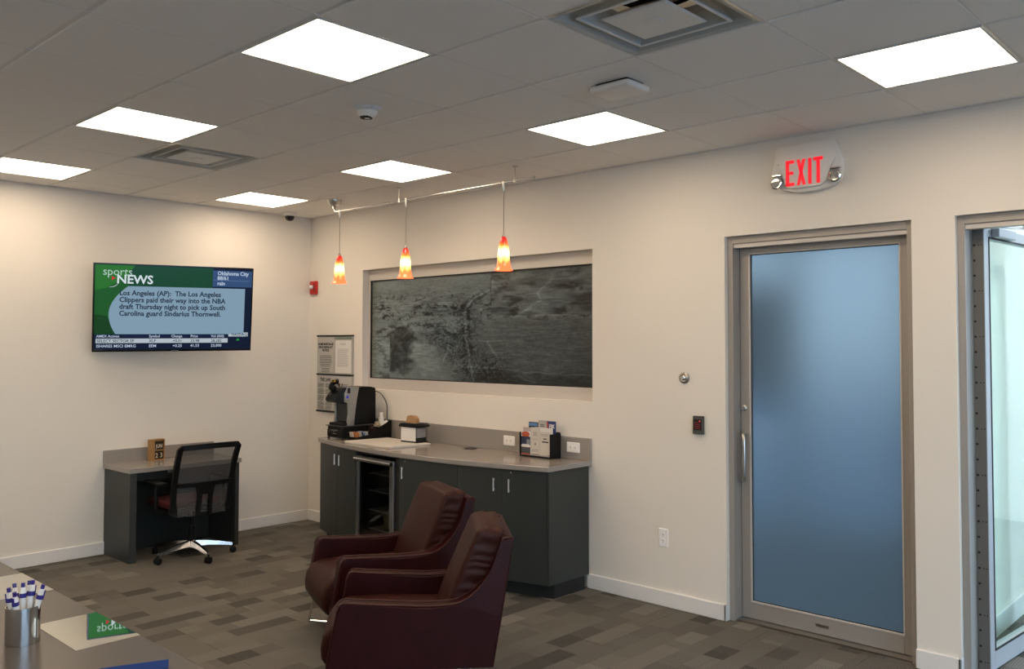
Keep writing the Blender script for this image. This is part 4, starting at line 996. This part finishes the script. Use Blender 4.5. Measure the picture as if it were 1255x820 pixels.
# grommet in the worktop with keys-like clutter
t = thing('desk_grommet', 'round dark cable grommet set in the worktop between outlet and napkin box', 'grommet', (2.40, -.10, ZC))
obj('ring', lathe(new(), [(.030, .0), (.055, .0), (.053, .005), (.034, .006), (.030, .0)], (2.40, -.105, ZC + .0004), 'z', 28), M_GLOSSBLK, t, True)
obj('cap', lathe(new(), [(.031, 0), (.031, .003), (0, .003)], (2.40, -.105, ZC + .0004), 'z', 24), M_BLACKM, t, True)
obj('cap_tab', B(2.395, 2.425, -.118, -.106, ZC + .0036, ZC + .007, .001), M_CHROME, t)

# brochure holder and brochures
HX0, HX1, HY0, HY1 = 2.985, 3.285, -.165, -.045
t = thing('brochure_holder', 'black two-tier brochure holder on the right end of the worktop', 'brochure holder', ((HX0 + HX1) / 2, -.1, ZC))
obj('base', B(HX0, HX1, HY0, HY1, ZC + .0005, ZC + .012, .002), M_BLACK, t)
for a in (HX0, HX1 - .005): obj('side', B(a, a + .005, HY0, HY1, ZC + .012, 1.078, .001), M_BLACK, t)
obj('back_panel', B(HX0 + .005, HX1 - .005, HY1 - .005, HY1, ZC + .012, 1.085), M_BLACK, t)
obj('divider', B(HX0 + .005, HX1 - .005, -.112, -.108, ZC + .012, 1.045), M_BLACK, t)
obj('front_lip', B(HX0 + .005, HX1 - .005, HY0, HY0 + .004, ZC + .012, .925), M_ACRYL, t)
def brochure(lab, x0, x1, y, z1, m, build=None, z0=ZC + .0128, th=.006):
    t = thing('brochure', lab, 'brochure', ((x0 + x1) / 2, y, z0), group='brochures in the black holder')
    s = obj('leaflet', B(x0, x1, y - th / 2, y + th / 2, z0, z1, .0012), m, t)
    if build: build(s, x0, x1, y - th / 2 - .0001, z0, z1)
M_CREAM = mat('cream_leaflet', (.60, .56, .50), .55); M_ORG = mat('orange_print', (.52, .10, .045), .5); M_DKB = mat('dark_blue_print', (.030, .040, .075), .5)
def fl(s, name, m, x0, x1, y, z0, z1): obj(name, B(x0, x1, y - .0006, y, z0, z1), m, s)
def b_orange(s, x0, x1, y, z0, z1):
    h = z1 - z0; w_ = x1 - x0
    fl(s, 'picture', M_DKB, x0, x1, y, z0 + h * .42, z0 + h * .78); fl(s, 'picture', mat('grey_print', (.25, .25, .28), .5), x0 + w_ * .6, x1 - .004, y - .0003, z0 + h * .45, z0 + h * .66)
    q = lathe(new(), [(0, .0003), (.040, .0003), (.040, 0)], (x0 + w_ * .5, y - .0003, z1 - h * .13), 'y', 20, 1.0, .55); obj('emblem', q, M_ORG, s)
    fl(s, 'lower_band', mat('slate_print', (.07, .075, .085), .5), x0, x1, y, z0 + .012, z0 + h * .32); fl(s, 'rule', M_ORG, x0, x1, y, z0 + .002, z0 + .012); fl(s, 'rule', M_ORG, x0, x1, y, z0 + h * .32, z0 + h * .345)
    obj('print', lines(new(), x0 + .010, x1 - .008, z0 + h * .45, 2, .014, .007, y - .0009, False, 2), M_PAPER, s)
def b_cream(s, x0, x1, y, z0, z1):
    q = lines(new(), x0 + .022, x1 - .022, z1 - .035, 3, .010, .004, y - .0002, True, 7); lines(q, x0 + .02, x1 - .02, z1 - .085, 1, .01, .003, y - .0002, True, 8); lines(q, x0 + .01, x1 - .01, z0 + .045, 2, .010, .004, y - .0002, True, 9)
    lathe(q, [(0, .0003), (.009, .0003), (.009, 0)], ((x0 + x1) / 2, y - .0001, z0 + .085), 'y', 12)
    lines(q, x0 + .004, x1 - .004, z0 + .014, 1, .01, .005, y - .0002, True, 3)
    obj('print', q, mat('taupe_ink', (.28, .25, .22), .7), s)
def b_white2(s, x0, x1, y, z0, z1):
    q = new(); box(q, x0 + .03, x1 - .035, y - .0005, y, z1 - .055, z1 - .047); box(q, x0 + .018, x1 - .018, y - .0005, y, z1 - .078, z1 - .069); box(q, x1 - .02, x1 - .008, y - .0005, y, z0 + .010, z0 + .014)
    obj('print', q, M_INK, s); obj('print', lines(new(), x0 + .01, x1 - .01, z1 - .018, 2, .009, .003, y - .0002, False, 4), mat('taupe_ink', (.28, .25, .22), .7), s)
def b_logo(s, x0, x1, y, z0, z1):
    fl(s, 'colour_edge', mat('red_print', (.45, .06, .05), .5), x0, x0 + .012, y, z1 - .10, z1 - .004)
    q = new(); put_text(q, 'FBK', x0 + .020, y - .0008, z1 - .050, .040, sx=.8, bold=.001); obj('lettering', q, M_PAPER, s)
    obj('print', lines(new(), x0 + .02, x1 - .02, z1 - .065, 2, .012, .004, y - .0004, False, 4), mat('red_print', (.45, .06, .05), .5), s)
def b_bluetop(s, x0, x1, y, z0, z1): fl(s, 'picture', mat('sky_print', (.12, .26, .50), .5), x0 + .004, x1 - .004, y, z1 - .028, z1 - .006)
def b_greyhead(s, x0, x1, y, z0, z1): obj('print', lines(new(), x0 + .02, x1 - .02, z1 - .03, 2, .012, .005, y - .0002, True, 5), M_DKB, s)
yf = -.150
brochure('orange and navy leaflet at the front left of the holder', HX0 + .007, HX0 + .098, yf, 1.085, M_PAPER, b_orange)
brochure('plain cream leaflet at the front centre of the holder', HX0 + .102, HX0 + .192, yf, 1.118, M_CREAM, b_cream)
brochure('cream leaflet with black print lines at the front right of the holder', HX0 + .196, HX1 - .007, yf - .0015, 1.092, M_CREAM, b_white2)
brochure('pale pink leaflet showing behind the orange one', HX0 + .010, HX0 + .095, -.132, 1.112, mat('pink_grey_leaflet', (.50, .43, .40), .6))
brochure('tall white leaflet behind the front right one', HX0 + .120, HX1 - .009, -.126, 1.118, M_PAPER)
brochure('dark leaflet with a sky-blue top at the rear left of the holder', HX0 + .030, HX0 + .120, -.092, 1.150, M_DKB, b_bluetop)
brochure('grey-white leaflet at the rear centre of the holder', HX0 + .124, HX0 + .206, -.092, 1.168, mat('grey_leaflet', (.46, .44, .41), .6), b_greyhead)
brochure('navy leaflet lettered FBK at the rear right of the holder', HX0 + .210, HX1 - .007, -.092, 1.166, M_NAVY, b_logo)

# ================================================================== SMALL DESK AND TASK CHAIR
ZD = .742
t = thing('wall_desk', 'small grey-topped charcoal desk against the left wall under the television', 'desk', (.25, -1.5, 0))
obj('desk_top', B(.001, .505, -1.985, -1.015, ZD - .038, ZD, .003), M_QUARTZ, t)
obj('backsplash', B(.0005, .020, -1.985, -1.015, ZD, .846, .002), M_QUARTZ, t)
obj('end_panel', B(.002, .492, -1.970, -1.915, 0, ZD - .039, .001), M_CAB, t); obj('end_panel', B(.002, .492, -1.065, -1.030, 0, ZD - .039, .001), M_CAB, t)
obj('modesty_panel', B(.02, .04, -1.914, -1.066, .0, ZD - .039), M_CABD, t)
obj('apron', B(.405, .425, -1.914, -1.066, ZD - .115, ZD - .039), M_CABD, t)
obj('drawer_pull', lathe(new(), [(.018, 0), (.018, .01), (0, .014)], (.427, -1.62, ZD - .055), 'x', 14), M_STEEL, t, True)
t = thing('block_calendar', 'wooden perpetual block calendar standing on the small desk', 'calendar', (.115, -1.590, ZD), .10)
q = new(); box(q, -.028, .028, -.062, .062, 0, .008, .001); box(q, -.028, .028, -.062, .062, .166, .176, .001); box(q, -.028, .028, -.062, -.030, .008, .166); box(q, -.028, .028, .054, .062, .008, .166); box(q, -.028, .028, -.030, .054, .080, .088); box(q, -.028, -.020, -.030, .054, .008, .166)
obj('case', q, M_WOOD, t, world=False)
mk = mat('dark_block', (.03, .018, .010), .5)
for y0, y1, z0, z1, s, sz in ((-.029, .011, .0085, .074, '2', .055), (.013, .053, .0085, .074, '3', .055), (-.029, .053, .0885, .150, 'JUN', .042)):
    b_ = obj('number_block', B(-.019, .022, y0, y1, z0, z1, .001), mk, t, world=False)
    q = text_bm(s, sz, .0004, sx=.9 if len(s) == 1 else .8, align='CENTER', bold=.0008); q.transform(Matrix.Translation((.0226, (y0 + y1) / 2, z0 + (.014 if len(s) == 1 else .016))) @ Matrix.Rotation(PI / 2, 4, 'Z'))
    obj('digit', q, mat('off_white_paint', (.6, .55, .46), .6), b_, world=False)
# task chair (local: faces -X)
t = thing('task_chair', 'black mesh-back task chair on chrome five-star base at the small desk', 'office chair', (.593, -1.506, 0), 0.0)
lw_ = dict(world=False)
obj('hub', lathe(new(), [(0, .075), (.030, .075), (.036, .09), (.036, .125), (.026, .135), (0, .135)], (0, 0, 0), 'z', 18), M_CHROME, t, True, **lw_)
obj('gas_column', lathe(new(), [(.026, .13), (.026, .25), (.016, .25), (.016, .37), (0, .37)], (0, 0, 0), 'z', 18), M_BLACK, t, True, **lw_)
for k in range(5):
    a = math.radians(-4 + 72 * k); ca, sa = math.cos(a), math.sin(a)
    secs = []
    for r_, wd, z0, z1 in ((.02, .026, .085, .130), (.12, .022, .086, .122), (.22, .018, .076, .106), (.318, .013, .062, .084)):
        secs.append([(r_ * ca - s_ * wd * sa, r_ * sa + s_ * wd * ca, z) for s_, z in ((-1, z0), (1, z0), (.6, z1), (-.6, z1))])
    leg = obj('base_leg', loft(new(), secs), mat('polished_aluminium', (.72, .72, .72), .2, metal=1.0), t, **lw_)
    cx_, cy_ = .325 * ca, .325 * sa; pa = a + .5 + k
    q = lathe(new(), [(.008, .045), (.008, .072), (0, .072)], (cx_, cy_, 0), 'z', 8)
    for sd in (-1, 1):
        w0 = lathe(new(), [(0, 0), (.022, 0), (.027, .003), (.027, .015), (.022, .018), (0, .018)], (0, 0, 0), 'x', 16)
        bmesh.ops.translate(w0, vec=(.004 if sd > 0 else -.022, 0, .0272), verts=w0.verts); w0.transform(Matrix.Translation((cx_, cy_, 0)) @ Matrix.Rotation(pa, 4, 'Z')); merge(q, w0)
    obj('caster', q, M_BLACK, leg, True, **lw_)
obj('seat_pan', B(-.29, .09, -.19, .19, .375, .407, .008), M_BLACK, t, **lw_)
obj('tilt_box', B(-.10, .10, -.075, .075, .335, .378, .01), M_BLACK, t, **lw_)
obj('seat_cushion', B(-.33, .085, -.225, .225, .405, .465, .026, 4), M_SEAT, t, True, label='dark red fabric seat cushion', **lw_)
# backrest: curve of the back plane x(z)
def bxx(z): 
    u = (z - .355) / .565
    return .180 + .02 * u + .13 * u ** 2.2
def bpt(s, z, d=0.0):       # s in -1..1 across, hull slightly curved
    hw = .232 + .016 * (z - .355) / .565
    return (bxx(z) - .035 * (s * s) + d, s * hw, z)
def ring_pts():
    P = []
    cs = [(-1, .915), (1, .915), (1, .39), (.80, .365), (0, .345), (-.80, .365), (-1, .39)]
    zs = np.linspace(.90, .40, 9)
    P += [(s, .915 + .006 * (1 - s * s)) for s in np.linspace(-.93, .93, 9)]
    P += [(1, .90)] + [(1, z) for z in zs[1:]]
    P += [(s, .36 - .012 * (1 - s * s)) for s in np.linspace(.9, -.9, 9)]
    P += [(-1, z) for z in zs[::-1]]
    return P
pts = [bpt(s, z) for s, z in ring_pts()]
q = new(); n_ = len(pts); R_ = []
for i, p in enumerate(pts):
    a = Vector(pts[i - 1]); b = Vector(pts[(i + 1) % n_]); d = (b - a).normalized(); nx = Vector((1, 0, 0)); sdir = d.cross(nx).normalized()
    z = p[2]; wd = .021 if z > .45 else .034
    R_.append([tuple(Vector(p) + sdir * wd * u_ + nx * .013 * v_) for u_, v_ in ((-1, -1), (1, -1), (1, 1), (-1, 1))])
R_.append(R_[0]); loft(q, R_, False)
obj('back_frame', q, M_BLACK, t, **lw_)
q = new(); g_ = [[q.verts.new(bpt(s, z)) for s in np.linspace(-.97, .97, 9)] for z in np.linspace(.36, .91, 12)]
for a, b in zip(g_, g_[1:]):
    for i in range(8): q.faces.new((a[i], a[i + 1], b[i + 1], b[i]))
mm = bpy.data.materials.new('black_mesh_weave'); mm.use_nodes = True; mn = mm.node_tree; bb_ = mn.nodes['Principled BSDF']; bb_.inputs['Base Color'].default_value = (.085, .080, .077, 1); bb_.inputs['Roughness'].default_value = .7; bb_.inputs['Alpha'].default_value = .70
obj('mesh_back', q, mm, t, label='see-through black mesh', **lw_)
q = new(); loft(q, [[(bpt(s, z, d)) for z, d in ((.594, .008), (.628, .008), (.628, .026), (.594, .026))] for s in np.linspace(-.97, .97, 9)])
obj('cross_bar', q, M_BLACK, t, **lw_)
q = new(); loft(q, [[bpt(-s_, z, .01), bpt(s_, z, .01), bpt(s_, z, .03), bpt(-s_, z, .03)] for z, s_ in ((.62, .36), (.57, .30), (.53, .27))])
for s0 in (-1, 1):
    loft(q, [[bpt(s0 * a_, z, .01), bpt(s0 * b_, z, .01), bpt(s0 * b_, z, .03), bpt(s0 * a_, z, .03)] for z, a_, b_ in ((.535, .12, .27), (.45, .13, .27), (.36, .15, .28))])
obj('lumbar_support', q, M_BLACK, t, **lw_)
obj('back_bracket', B(.05, .185, -.05, .05, .345, .385, .008), M_BLACK, t, **lw_)
for s in (-1, 1):
    q = tube(new(), smooth_path([(-.02, s * .20, .385), (-.02, s * .285, .40), (-.02, s * .292, .50), (-.03, s * .285, .60)], 4), .016, 8)
    ap = obj('arm_post', q, M_BLACK, t, True, **lw_)
    obj('arm_pad', B(-.18, .08, s * .285 - .04, s * .285 + .04, .605, .632, .010, 3), M_BLACK, ap, True, **lw_)

# ================================================================== LEATHER ARMCHAIRS
# local frame: +Y runs from the front edge to the back, +X towards the far side as seen; origin at front mid on the floor
def side_outline():
    top = smooth_path([(.03, .523, 0), (.12, .516, 0), (.245, .508, 0), (.40, .500, 0), (.50, .502, 0), (.56, .512, 0), (.62, .545, 0), (.68, .605, 0), (.725, .68, 0), (.752, .755, 0), (.768, .802, 0)], 3)
    P = [(-.055, .205), (-.058, .235), (-.035, .36), (-.012, .48), (.0, .508), (.012, .519)] + [(p.x, p.y) for p in top] + [(.800, .806), (.820, .800), (.818, .78), (.798, .655), (.765, .45), (.723, .205)]
    return P
def armchair():
    t = thing('leather_armchair', '', 'armchair', (0, 0, 0), 0, 'oxblood leather armchairs')
    out = side_outline(); k = dict(world=False)
    for s in (-1, 1):
        q = new(); t_ = new()
        secs = []
        c = Vector((.38, .38))
        for xo, sh in ((.238, .012), (.244, .002), (.252, 0), (.308, 0), (.316, .002), (.322, .012)):
            row = []
            for (y, z) in out:
                v = Vector((y, z)); dv = (c - v); v2 = v + dv.normalized() * sh
                taper = 1 - .075 * max(0, (v2.y - .50)) / .30
                row.append((s * xo * taper, v2.x, v2.y))
            secs.append(row)
        loft(q, secs)
        bmesh.ops.triangulate(q, faces=[f for f in q.faces if len(f.verts) > 4])
        sp = obj('side_panel', q, M_LEATHER, t, True, label='outer side with armrest in oxblood leather', angle=50, **k)
        for p in sp.data.polygons:
            if abs(p.normal.x) > .93: p.use_smooth = False
        for xo in (.318, .243):
            pts = [(s * xo * (1 - .075 * max(0, z - .50) / .30), y, z + .002) for y, z in out[3:-5]]
            obj('piping', tube(new(), pts, .0030, 6), M_PIPE, sp, True, **k)
        # low front fold of the arm
    # outer back shell
    q = new(); secs = []
    for z, y1, th, hw in ((.205, .723, .05, .300), (.45, .765, .05, .300), (.655, .798, .05, .290), (.76, .814, .05, .280), (.797, .820, .046, .278), (.806, .812, .03, .276)):
        secs.append([(-hw, y1 - th, z), (hw, y1 - th, z), (hw, y1, z), (-hw, y1, z)])
    loft(q, secs); obj('back_shell', q, M_LEATHER, t, True, **k)
    # seat base and cushion: waterfall front
    prof = [(.60, .40), (.30, .412), (.10, .415), (.0, .408), (-.050, .385), (-.082, .345), (-.094, .29), (-.090, .24), (-.060, .195), (.0, .175), (.10, .170), (.60, .20)]
    q = new(); secs = []
    for x, sh in ((-.240, .022), (-.232, .008), (-.20, .001), (-.08, -.003), (.08, -.003), (.20, .001), (.232, .008), (.240, .022)):
        c = Vector((.2, .29)); row = []
        for y, z in prof:
            v = Vector((y, z)); v = v + (c - v).normalized() * sh; row.append((x, v.x, v.y))
        secs.append(row)
    loft(q, secs); obj('seat_cushion', q, M_LEATHER2, t, True, angle=60, **k)
    obj('seat_rail', B(-.24, .24, .02, .70, .185, .23, .01), M_LEATHER, t, **k)
    # back cushion: thick pillow, wedge top, puckered side seams
    q = new(); NZs = 44; rr = random.Random(5)
    def front_y(z): u = max(0, z - .40) / .43; return .470 + .180 * u ** 1.1
    def back_y(z): return .705 + .078 * (z - .40) / .42
    secs = []
    zs_ = [(.395 + .425 * i / NZs, 0.0) for i in range(NZs + 1)] + [(.829, .008), (.835, .022), (.838, .045)]
    for i, (z, ins) in enumerate(zs_):
        u = (z - .395) / .44; hw = .236 + .006 * math.sin(u * PI) - ins; fy, by = front_y(z) + ins * .8, back_y(z) - ins * .7
        R = .020; row = []
        for jx in range(13):
            sx_ = -1 + 2 * jx / 12; row.append((sx_ * (hw - R), fy - .016 * math.sin(min(1, u) * PI) * (1 - sx_ * sx_), z + (.006 * (1 - sx_ * sx_) if ins else 0)))
        for jx in range(1, 4):
            an = jx / 4 * PI / 2; row.append((hw - R + R * math.sin(an), fy + R - R * math.cos(an), z))
        amp = (.5 + .5 * math.sin(z * 142 + 2.0 * math.sin(z * 37))) ** 1.5 * .011 * min(1, 4 * max(0, u - .08))
        for jx in range(9):
            w_ = jx / 8; row.append((hw - amp * math.sin(w_ * PI) * (1 - .6 * w_), fy + R + (by - .01 - fy - R) * w_ + .004 * math.sin(z * 90), z + .005 * math.sin(w_ * PI * 2)))
        for jx in range(13):
            sx_ = 1 - 2 * jx / 12; row.append((sx_ * (hw - .01), by, z))
        for jx in range(9):
            w_ = 1 - jx / 8; row.append((-(hw - amp * math.sin(w_ * PI) * (1 - .6 * w_)), fy + R + (by - .01 - fy - R) * w_ + .004 * math.sin(z * 90), z + .005 * math.sin(w_ * PI * 2)))
        for jx in range(1, 4):
            an = (1 - jx / 4) * PI / 2; row.append((-(hw - R + R * math.sin(an)), fy + R - R * math.cos(an), z))
        secs.append(row)
    loft(q, secs)
    bc = obj('back_cushion', q, M_LEATHER2, t, True, angle=55, **k)
    for s in (-1, 1):
        pts = [(s * .2335, front_y(.395 + .43 * u) + .012, .395 + .43 * u) for u in [kk / 12 for kk in range(2, 13)]]
        obj('seam', tube(new(), pts, .0030, 6), M_LEATHER2, bc, True, **k)
        # rolled ears of the back shell beside the cushion
        q = tube(new(), [(s * .268, .745, .60), (s * .266, .775, .72), (s * .262, .795, .798)], [.012, .018, .020], 10); obj('back_ear', q, M_LEATHER, t, True, **k)
    # two bent chrome rods crossing under the seat
    for s_, zf in ((1, .007), (-1, .020)):
        q = tube(new(), [(s_ * .262, -.018, .215), (s_ * .288, -.048, .016), (s_ * .282, -.040, zf), (-s_ * .262, .630, zf), (-s_ * .268, .640, .016), (-s_ * .25, .62, .215)], .0065, 10)
        obj('leg', q, M_CHROME, t, True, label='bent chrome rod leg', **k)
    obj('maker_tag', B(-.3235, -.3215, .035, .085, .262, .270), M_STEEL, t, **k)
    return t
ac = armchair()
A1 = math.radians(49.3 - 90); A2 = math.radians(68.7 - 90)
# mirror: our local +X must run near -> far
bpy.context.view_layer.update()
def place_chair(o, F, ang, lab):
    # local Y = front->back direction f, local X = -(near->far) so rotate by ang-90
    o.matrix_world = Matrix.Translation((F[0], F[1], 0)) @ Matrix.Rotation(ang, 4, 'Z'); o['label'] = lab
ac2 = copy_tree(ac)
place_chair(ac, (3.768, -2.304), A1, 'oxblood leather armchair nearest the viewer, cut by the bottom picture edge')
place_chair(ac2, (3.036, -1.887), A2, 'oxblood leather armchair farther back, partly behind the nearer one')

# ================================================================== RECEPTION COUNTER
ZR = .88; YR = -3.805
t = thing('reception_counter', 'taupe reception counter top with mirror inlays in the lower left corner', 'counter', (4.4, -4.1, 0))
obj('counter_top', B(2.9, 5.45, -4.52, YR, ZR - .04, ZR, .002), M_TAUPE, t)
obj('front_panel', B(2.95, 5.40, YR - .10, YR - .06, 0, ZR - .041), M_CAB, t)
obj('end_panel', B(2.95, 2.99, -4.48, YR - .10, 0, ZR - .041), M_CAB, t); obj('end_panel', B(5.36, 5.40, -4.48, YR - .10, 0, ZR - .041), M_CAB, t)
for a, b in ((3.848, 4.165), (4.528, 4.845)):
    obj('mirror_inlay', B(a, b, -3.985, YR - .001, ZR - .003, ZR + .0012), M_MIRROR, t, label='mirror-like inlay flush with the counter edge')
cxp, cyp = 4.662, -4.062
t = thing('pen_cup', 'brushed steel cylindrical pen cup on the reception counter', 'pen cup', (cxp, cyp, ZR))
obj('cup', lathe(new(), [(0, 0), (.045, 0), (.045, .104), (.0425, .104), (.0425, .004), (0, .004)], (cxp, cyp, ZR + .0005), 'z', 32), mat('polished_steel', (.62, .62, .62), .16, metal=1.0), t, True)
def pen(lab, dx, dy, lean, az, up):
    o = thing('pen', lab, 'pen', (cxp + dx, cyp + dy, ZR + .006), group='white and purple pens in the steel cup')
    o.matrix_world = Matrix.Translation((cxp + dx, cyp + dy, ZR + .008)) @ Matrix.Rotation(az, 4, 'Z') @ Matrix.Rotation(lean, 4, 'Y')
    L_ = up * .86
    obj('barrel', tube(new(), [(0, 0, 0), (0, 0, L_ * .72), (0, 0, L_ * .9), (0, 0, L_)], [.007, .0082, .0088, .006], 10), M_WHITE, o, True, world=False)
    obj('button', tube(new(), [(0, 0, L_), (0, 0, L_ + .012)], .0055, 8), M_PURPLE, o, True, world=False)
    obj('band', tube(new(), [(0, 0, L_ * .80), (0, 0, L_ * .885)], .0094, 10), M_PURPLE, o, True, world=False)
    obj('clip', B(.0085, .011, -.0035, .0035, L_ * .80, L_ * .985, .001), M_PURPLE, o, world=False)
pen('white and purple pen leaning right, rightmost in the cup', .012, .008, .26, .9, .172)
pen('white and purple pen standing tallest, right of the cup centre', .004, .006, .10, 1.4, .178)
pen('white and purple pen at the left rear of the cup', -.016, .010, .16, 2.4, .168)
pen('white and purple pen leaning left, leftmost in the cup', -.014, -.004, .22, 3.3, .166)
pen('white and purple pen at the front of the cup, left of centre', -.002, -.019, .12, 4.6, .164)
pen('white and purple pen at the cup centre, upright', -.002, .0, .04, 2.9, .170)
pen('white and purple pen at the front right of the cup, low', .010, -.012, .17, 5.4, .156)
t = thing('leaflet_stand', 'navy blue card standing at the bottom picture edge on the reception counter', 'card', (5.14, -3.90, ZR), .0)
q = B(-.0015, .0015, -.13, .035, .004, .024, 0); q.transform(Matrix.Rotation(-.40, 4, 'Z'))
obj('card', q, M_NAVY, t, world=False)
q = B(-.02, .02, -.13, .035, .0005, .004, 0); q.transform(Matrix.Rotation(-.40, 4, 'Z')); obj('foot', q, M_NAVY, t, world=False)

# flat screen lettering stays joined: it is one print per text block
for o in bpy.data.objects:
    if o.name.split('.')[0] in ('ticker_text', 'news_text', 'weather_text', 'page_title', 'print', 'heading'): o['kind'] = 'stuff'
